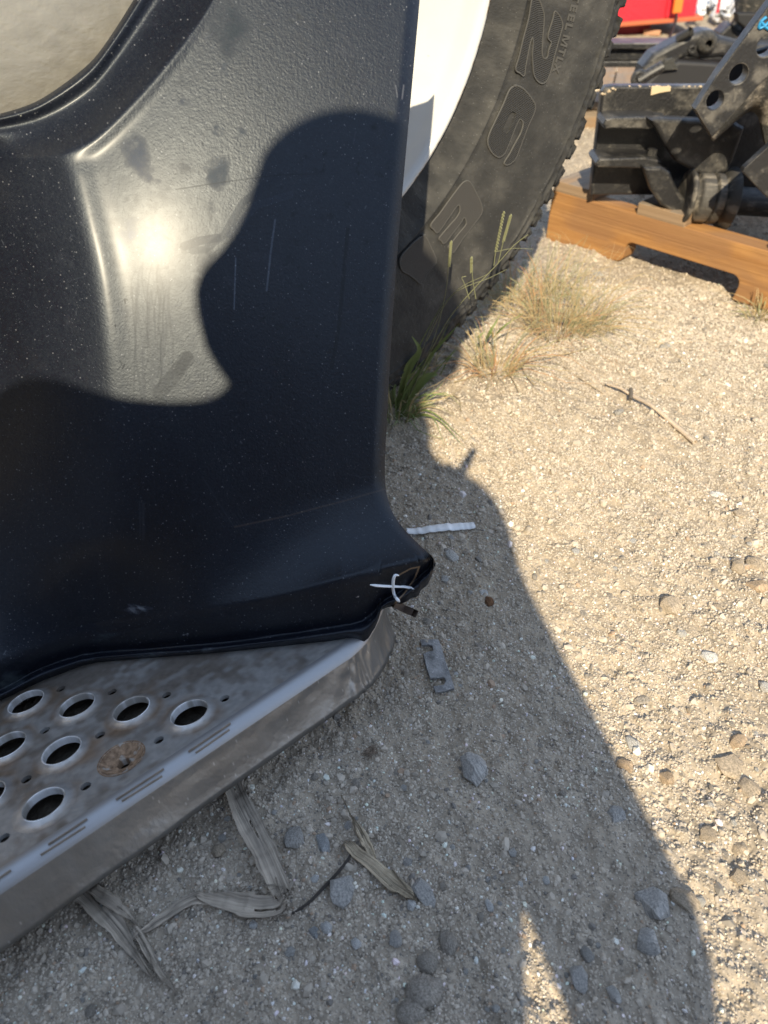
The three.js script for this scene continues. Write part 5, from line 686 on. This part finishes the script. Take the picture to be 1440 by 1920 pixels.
function tuft(name, label, base, n, spread, h, mats, seed, parent, opts = {}) {
  const R = rng(seed), lists = mats.map(() => []);
  for (let i = 0; i < n; i++) {
    const a = R() * 6.28, r = Math.sqrt(R()) * (opts.root ?? 0.012), b = V(base.x + Math.cos(a) * r, 0, base.z + Math.sin(a) * r * 0.8); b.y = gh(b.x, b.z) - 0.002;
    const out = a + (R() - 0.5) * 1.4, L = h * (0.16 + 0.95 * Math.pow(R(), 1.7) + 0.25 * fbm(b.x * 40, b.z * 40, seed, 2)), fall = (0.15 + 1.1 * R()) * spread, up = L * (1 - 0.35 * fall);
    const p1 = V(b.x + Math.cos(out) * L * fall * 0.3, b.y + up * 0.55, b.z + Math.sin(out) * L * fall * 0.3), p2 = V(b.x + Math.cos(out) * L * fall * 0.75, b.y + up * (0.95 - 0.2 * fall), b.z + Math.sin(out) * L * fall * 0.75), p3 = V(b.x + Math.cos(out + (R() - 0.5)) * L * fall * 1.15, b.y + Math.max(0.004, up * (0.95 - 0.55 * fall * R())), b.z + Math.sin(out + (R() - 0.5)) * L * fall * 1.15);
    lists[Math.floor(Math.pow(R(), opts.bias ?? 1) * mats.length)].push(blade([b, p1, p2, p3], (opts.w ?? 0.0016) * (0.6 + 0.7 * R()), 0.08, 0.3, 6));
  }
  lists.forEach((l, i) => l.length && info(mesh(opts.names?.[i] ?? 'blades', merge(l), mats[i], parent), null, null, null, 'stuff'));
}
{
  const base = put(742, 772), k = thing('green_grass', 'green grass clump with seed stalks growing against the fairing edge', 'grass', base.clone()), G = [], S = [], D = [];
  const B = (x, y, lean = 0) => rise(base, x, y, lean - 0.00056 * Math.max(0, 772 - y)), b0 = (x, y) => put(x, y, -0.002);
  G.push(blade([b0(744, 760), B(766, 690), B(786, 656), B(772, 630)], 0.011, 0.05, 0.3, 16)); G.push(blade([b0(750, 762), B(780, 700), B(788, 660), B(797, 634)], 0.0055), blade([b0(752, 764), B(784, 722), B(806, 704), B(820, 702)], 0.013, 0.2, 0.25, 16));
  for (const [x0, y0, xm, ym, x1, y1, w] of [[738, 764, 790, 690, 862, 606, 0.0042], [744, 766, 800, 680, 872, 590, 0.0036], [748, 768, 812, 660, 858, 610, 0.0036], [740, 770, 784, 700, 838, 632, 0.004], [752, 768, 800, 700, 850, 640, 0.0036], [738, 756, 766, 710, 800, 670, 0.004], [744, 776, 790, 742, 852, 742, 0.0028], [742, 772, 780, 728, 830, 668, 0.0038], [746, 770, 810, 704, 856, 652, 0.003], [736, 760, 740, 720, 736, 690, 0.003], [740, 764, 752, 730, 768, 700, 0.0034], [750, 775, 800, 690, 846, 596, 0.0022], [748, 772, 778, 668, 834, 560, 0.0018]]) G.push(blade([b0(x0, y0), B(xm, ym), B(x1, y1)], w));
  for (const [pts, r] of [[[[752, 770], [812, 640], [836, 545], [842, 480], [845, 458]], 0.0011], [[[752, 770], [840, 600], [890, 540], [928, 500], [966, 458], [990, 440]], 0.0013], [[[892, 560], [886, 520], [884, 484]], 0.0012], [[[926, 498], [930, 468], [944, 396]], 0.001], [[[934, 494], [944, 452], [958, 404]], 0.001], [[[880, 560], [870, 530], [866, 520], [874, 518]], 0.0012], [[[800, 640], [850, 552], [920, 520], [950, 505]], 0.0008], [[[752, 768], [806, 620], [830, 574], [862, 540], [915, 514]], 0.0008], [[[930, 472], [960, 466], [1000, 467]], 0.0006]]) S.push(tube(pts.map(([x, y], i) => (i === 0 && y > 700 ? b0(x, y) : B(x, y))), (t) => 0.55 * r * (1 - 0.45 * t), 30, 6));
  const R = rng(71); for (const [x0, y0, x1, y1] of [[842, 500, 846, 452], [930, 470, 945, 396], [944, 452, 958, 402], [884, 510, 884, 482]]) for (let i = 0; i < 26; i++) { const t = i / 26, p = B(lerp(x0, x1, t), lerp(y0, y1, t)), g = new THREE.SphereGeometry(0.0008, 6, 5); g.scale(1, 2.2, 1); g.rotateZ((i % 2 ? 1 : -1) * 0.4); g.translate(p.x + (i % 2 ? 0.0007 : -0.0007), p.y, p.z + (R() - 0.5) * 0.001); S.push(g); }
  for (const [x0, y0, xm, ym, x1, y1, w] of [[744, 776, 790, 806, 842, 822, 0.0022], [746, 778, 800, 790, 868, 836, 0.0026], [742, 780, 770, 800, 790, 812, 0.002], [750, 776, 820, 796, 886, 832, 0.0016], [748, 776, 806, 800, 834, 842, 0.0018], [750, 778, 812, 804, 870, 846, 0.0024]]) G.push(blade([b0(x0, y0), put(xm, ym, 0.02), put(x1, y1, 0.004)], w));
  mesh('green_blades', merge(G.filter((_, i) => i % 3 !== 1)), M.green, k); mesh('seed_stalks', merge(S), M.olive, k);
  tuft('', '', put(738, 776), 150, 1.0, 0.075, [M.dry, M.olive, M.green], 81, k, { root: 0.03, names: ['dry_blades', 'olive_blades', 'short_blades'], w: 0.0018 });
  tuft('', '', put(790, 700), 60, 0.9, 0.06, [M.olive, M.dry, M.green], 83, k, { root: 0.03, names: ['olive_blades', 'dry_blades', 'short_blades'], w: 0.0016 }); rebase(k);
}
{
  const base = put(1046, 622), k = thing('dry_grass', 'large tan dry grass tuft on the sunlit gravel before the pallet', 'dry grass', base.clone());
  tuft('', '', base, 300, 1.1, 0.15, [M.dry, M.dry, M.olive, M.red], 91, k, { root: 0.045, w: 0.0008, bias: 1.3, names: ['straw_blades', 'dry_blades', 'olive_blades', 'reddish_blades'] });
  tuft('', '', put(960, 572), 210, 1.1, 0.12, [M.dry, M.olive, M.olive, M.red], 93, k, { root: 0.055, w: 0.00075, names: ['straw_blades', 'olive_blades', 'green_blades', 'reddish_blades'] });
  tuft('', '', put(1000, 552), 190, 1.1, 0.11, [M.dry, M.olive, M.olive], 94, k, { root: 0.06, w: 0.00075, names: ['straw_blades', 'olive_blades', 'green_blades'] });
  tuft('', '', put(1110, 612), 150, 1.2, 0.11, [M.dry, M.olive], 95, k, { root: 0.03, w: 0.00075, names: ['straw_blades', 'olive_blades'] });
  mesh('bent_stalk', merge([tube([rise(base, 932, 570), rise(base, 975, 543), rise(base, 1017, 514)], 0.0007, 16, 5), tube([rise(base, 1017, 514), rise(base, 1060, 533), rise(base, 1113, 557)], 0.0006, 16, 5)]), M.dry, k); rebase(k);
}
{
  const base = put(926, 700), k = thing('dry_grass', 'small reddish-tan dry grass tuft between the shadow edge and the large tuft', 'dry grass', base.clone());
  tuft('', '', base, 150, 1.1, 0.125, [M.dry, M.red, M.dry, M.olive], 101, k, { root: 0.028, w: 0.0009, names: ['straw_blades', 'reddish_blades', 'dry_blades', 'olive_blades'] });
  const G = []; for (const [a, b, c, w] of [[[904, 650], [920, 620], [938, 590], 0.005], [[918, 640], [945, 612], [980, 588], 0.0036], [[905, 645], [898, 632], [908, 622], 0.005], [[920, 644], [922, 625], [918, 612], 0.003]]) G.push(blade([put(a[0], a[1], 0.0), rise(base, ...b), rise(base, ...c)], w)); mesh('green_blades', merge(G), M.green, k);
  const S = []; for (const pts of [[[936, 702], [900, 712], [850, 726]], [[940, 704], [1000, 686], [1060, 672], [1110, 656]], [[946, 700], [960, 720], [972, 740]], [[976, 694], [985, 712], [1000, 732]], [[934, 702], [920, 716], [912, 740]], [[850, 748], [860, 760], [864, 780]]]) S.push(tube(pts.map((p) => put(p[0], p[1], 0.006)), 0.0007, 16, 5)); mesh('fallen_stalks', merge(S), M.dry, k); rebase(k);
}
{ const base = put(1432, 590), k = thing('dry_grass', 'short dry grass tuft at the right edge below the pallet', 'dry grass', base.clone()); tuft('', '', base, 110, 1.1, 0.05, [M.dry, M.olive], 111, k, { root: 0.025, w: 0.0012, names: ['straw_blades', 'olive_blades'] }); rebase(k); }

// ---------------------------------------------------------------- unseen dark trailers, added so the panel mirrors something dark
{
  const k = thing('added_trailer', 'added dark box trailer behind the photographer, unseen, darkens the panel', 'trailer', V(0.5, 0, 6.3)), dk = phys({ color: rgb(0.025, 0.03, 0.04), roughness: 0.5 }), rb = mat({ color: rgb(0.03, 0.03, 0.03), roughness: 0.9 });
  const X = V(1, 0, 0), Z = V(0, 0, 1), o = V(0.5, 0, 6.3);
  mesh('box_body', box(o, X, UPV, Z, [-7, 1.0, 0], [7, 3.7, 2.5], 0.04), dk, k); mesh('side_skirt', box(o, X, UPV, Z, [-5.6, 0.25, 0.04], [4.2, 0.99, 0.1], 0.02), dk, k);
  for (const x of [4.9, 6.1]) for (const z of [0.15, 2.05]) { const g = new THREE.LatheGeometry([[0.2, 0], [0.46, 0], [0.5, 0.04], [0.51, 0.14], [0.5, 0.24], [0.46, 0.28], [0.2, 0.28]].map((p) => new THREE.Vector2(...p)), 48); g.rotateX(Math.PI / 2); g.translate(o.x + x, 0.51, o.z + z); mesh('wheel', g, rb, k); }
  for (let x = -6.6; x < 6.9; x += 0.6) mesh('side_post', box(o, X, UPV, Z, [x, 1.05, -0.025], [x + 0.05, 3.65, -0.002], 0.005), dk, k);
  for (const z of [0.3, 2.1]) mesh('landing_leg', box(o, X, UPV, Z, [-6.2, 0.0, z], [-6.05, 0.995, z + 0.12], 0.01), rb, k);
  rebase(k);
  const k2 = k.clone(); k2.name = numbered('added_trailer'); k2.position.set(-4.4, 0, -1.5); k2.rotation.y = -Math.PI / 2; k2.userData = { label: 'second added dark trailer left of the photographer, unseen, darkens the panel', category: 'trailer' }; scene.add(k2);  // second added trailer, darkens what the left of the panel mirrors
}

renderer.render(scene, camera);
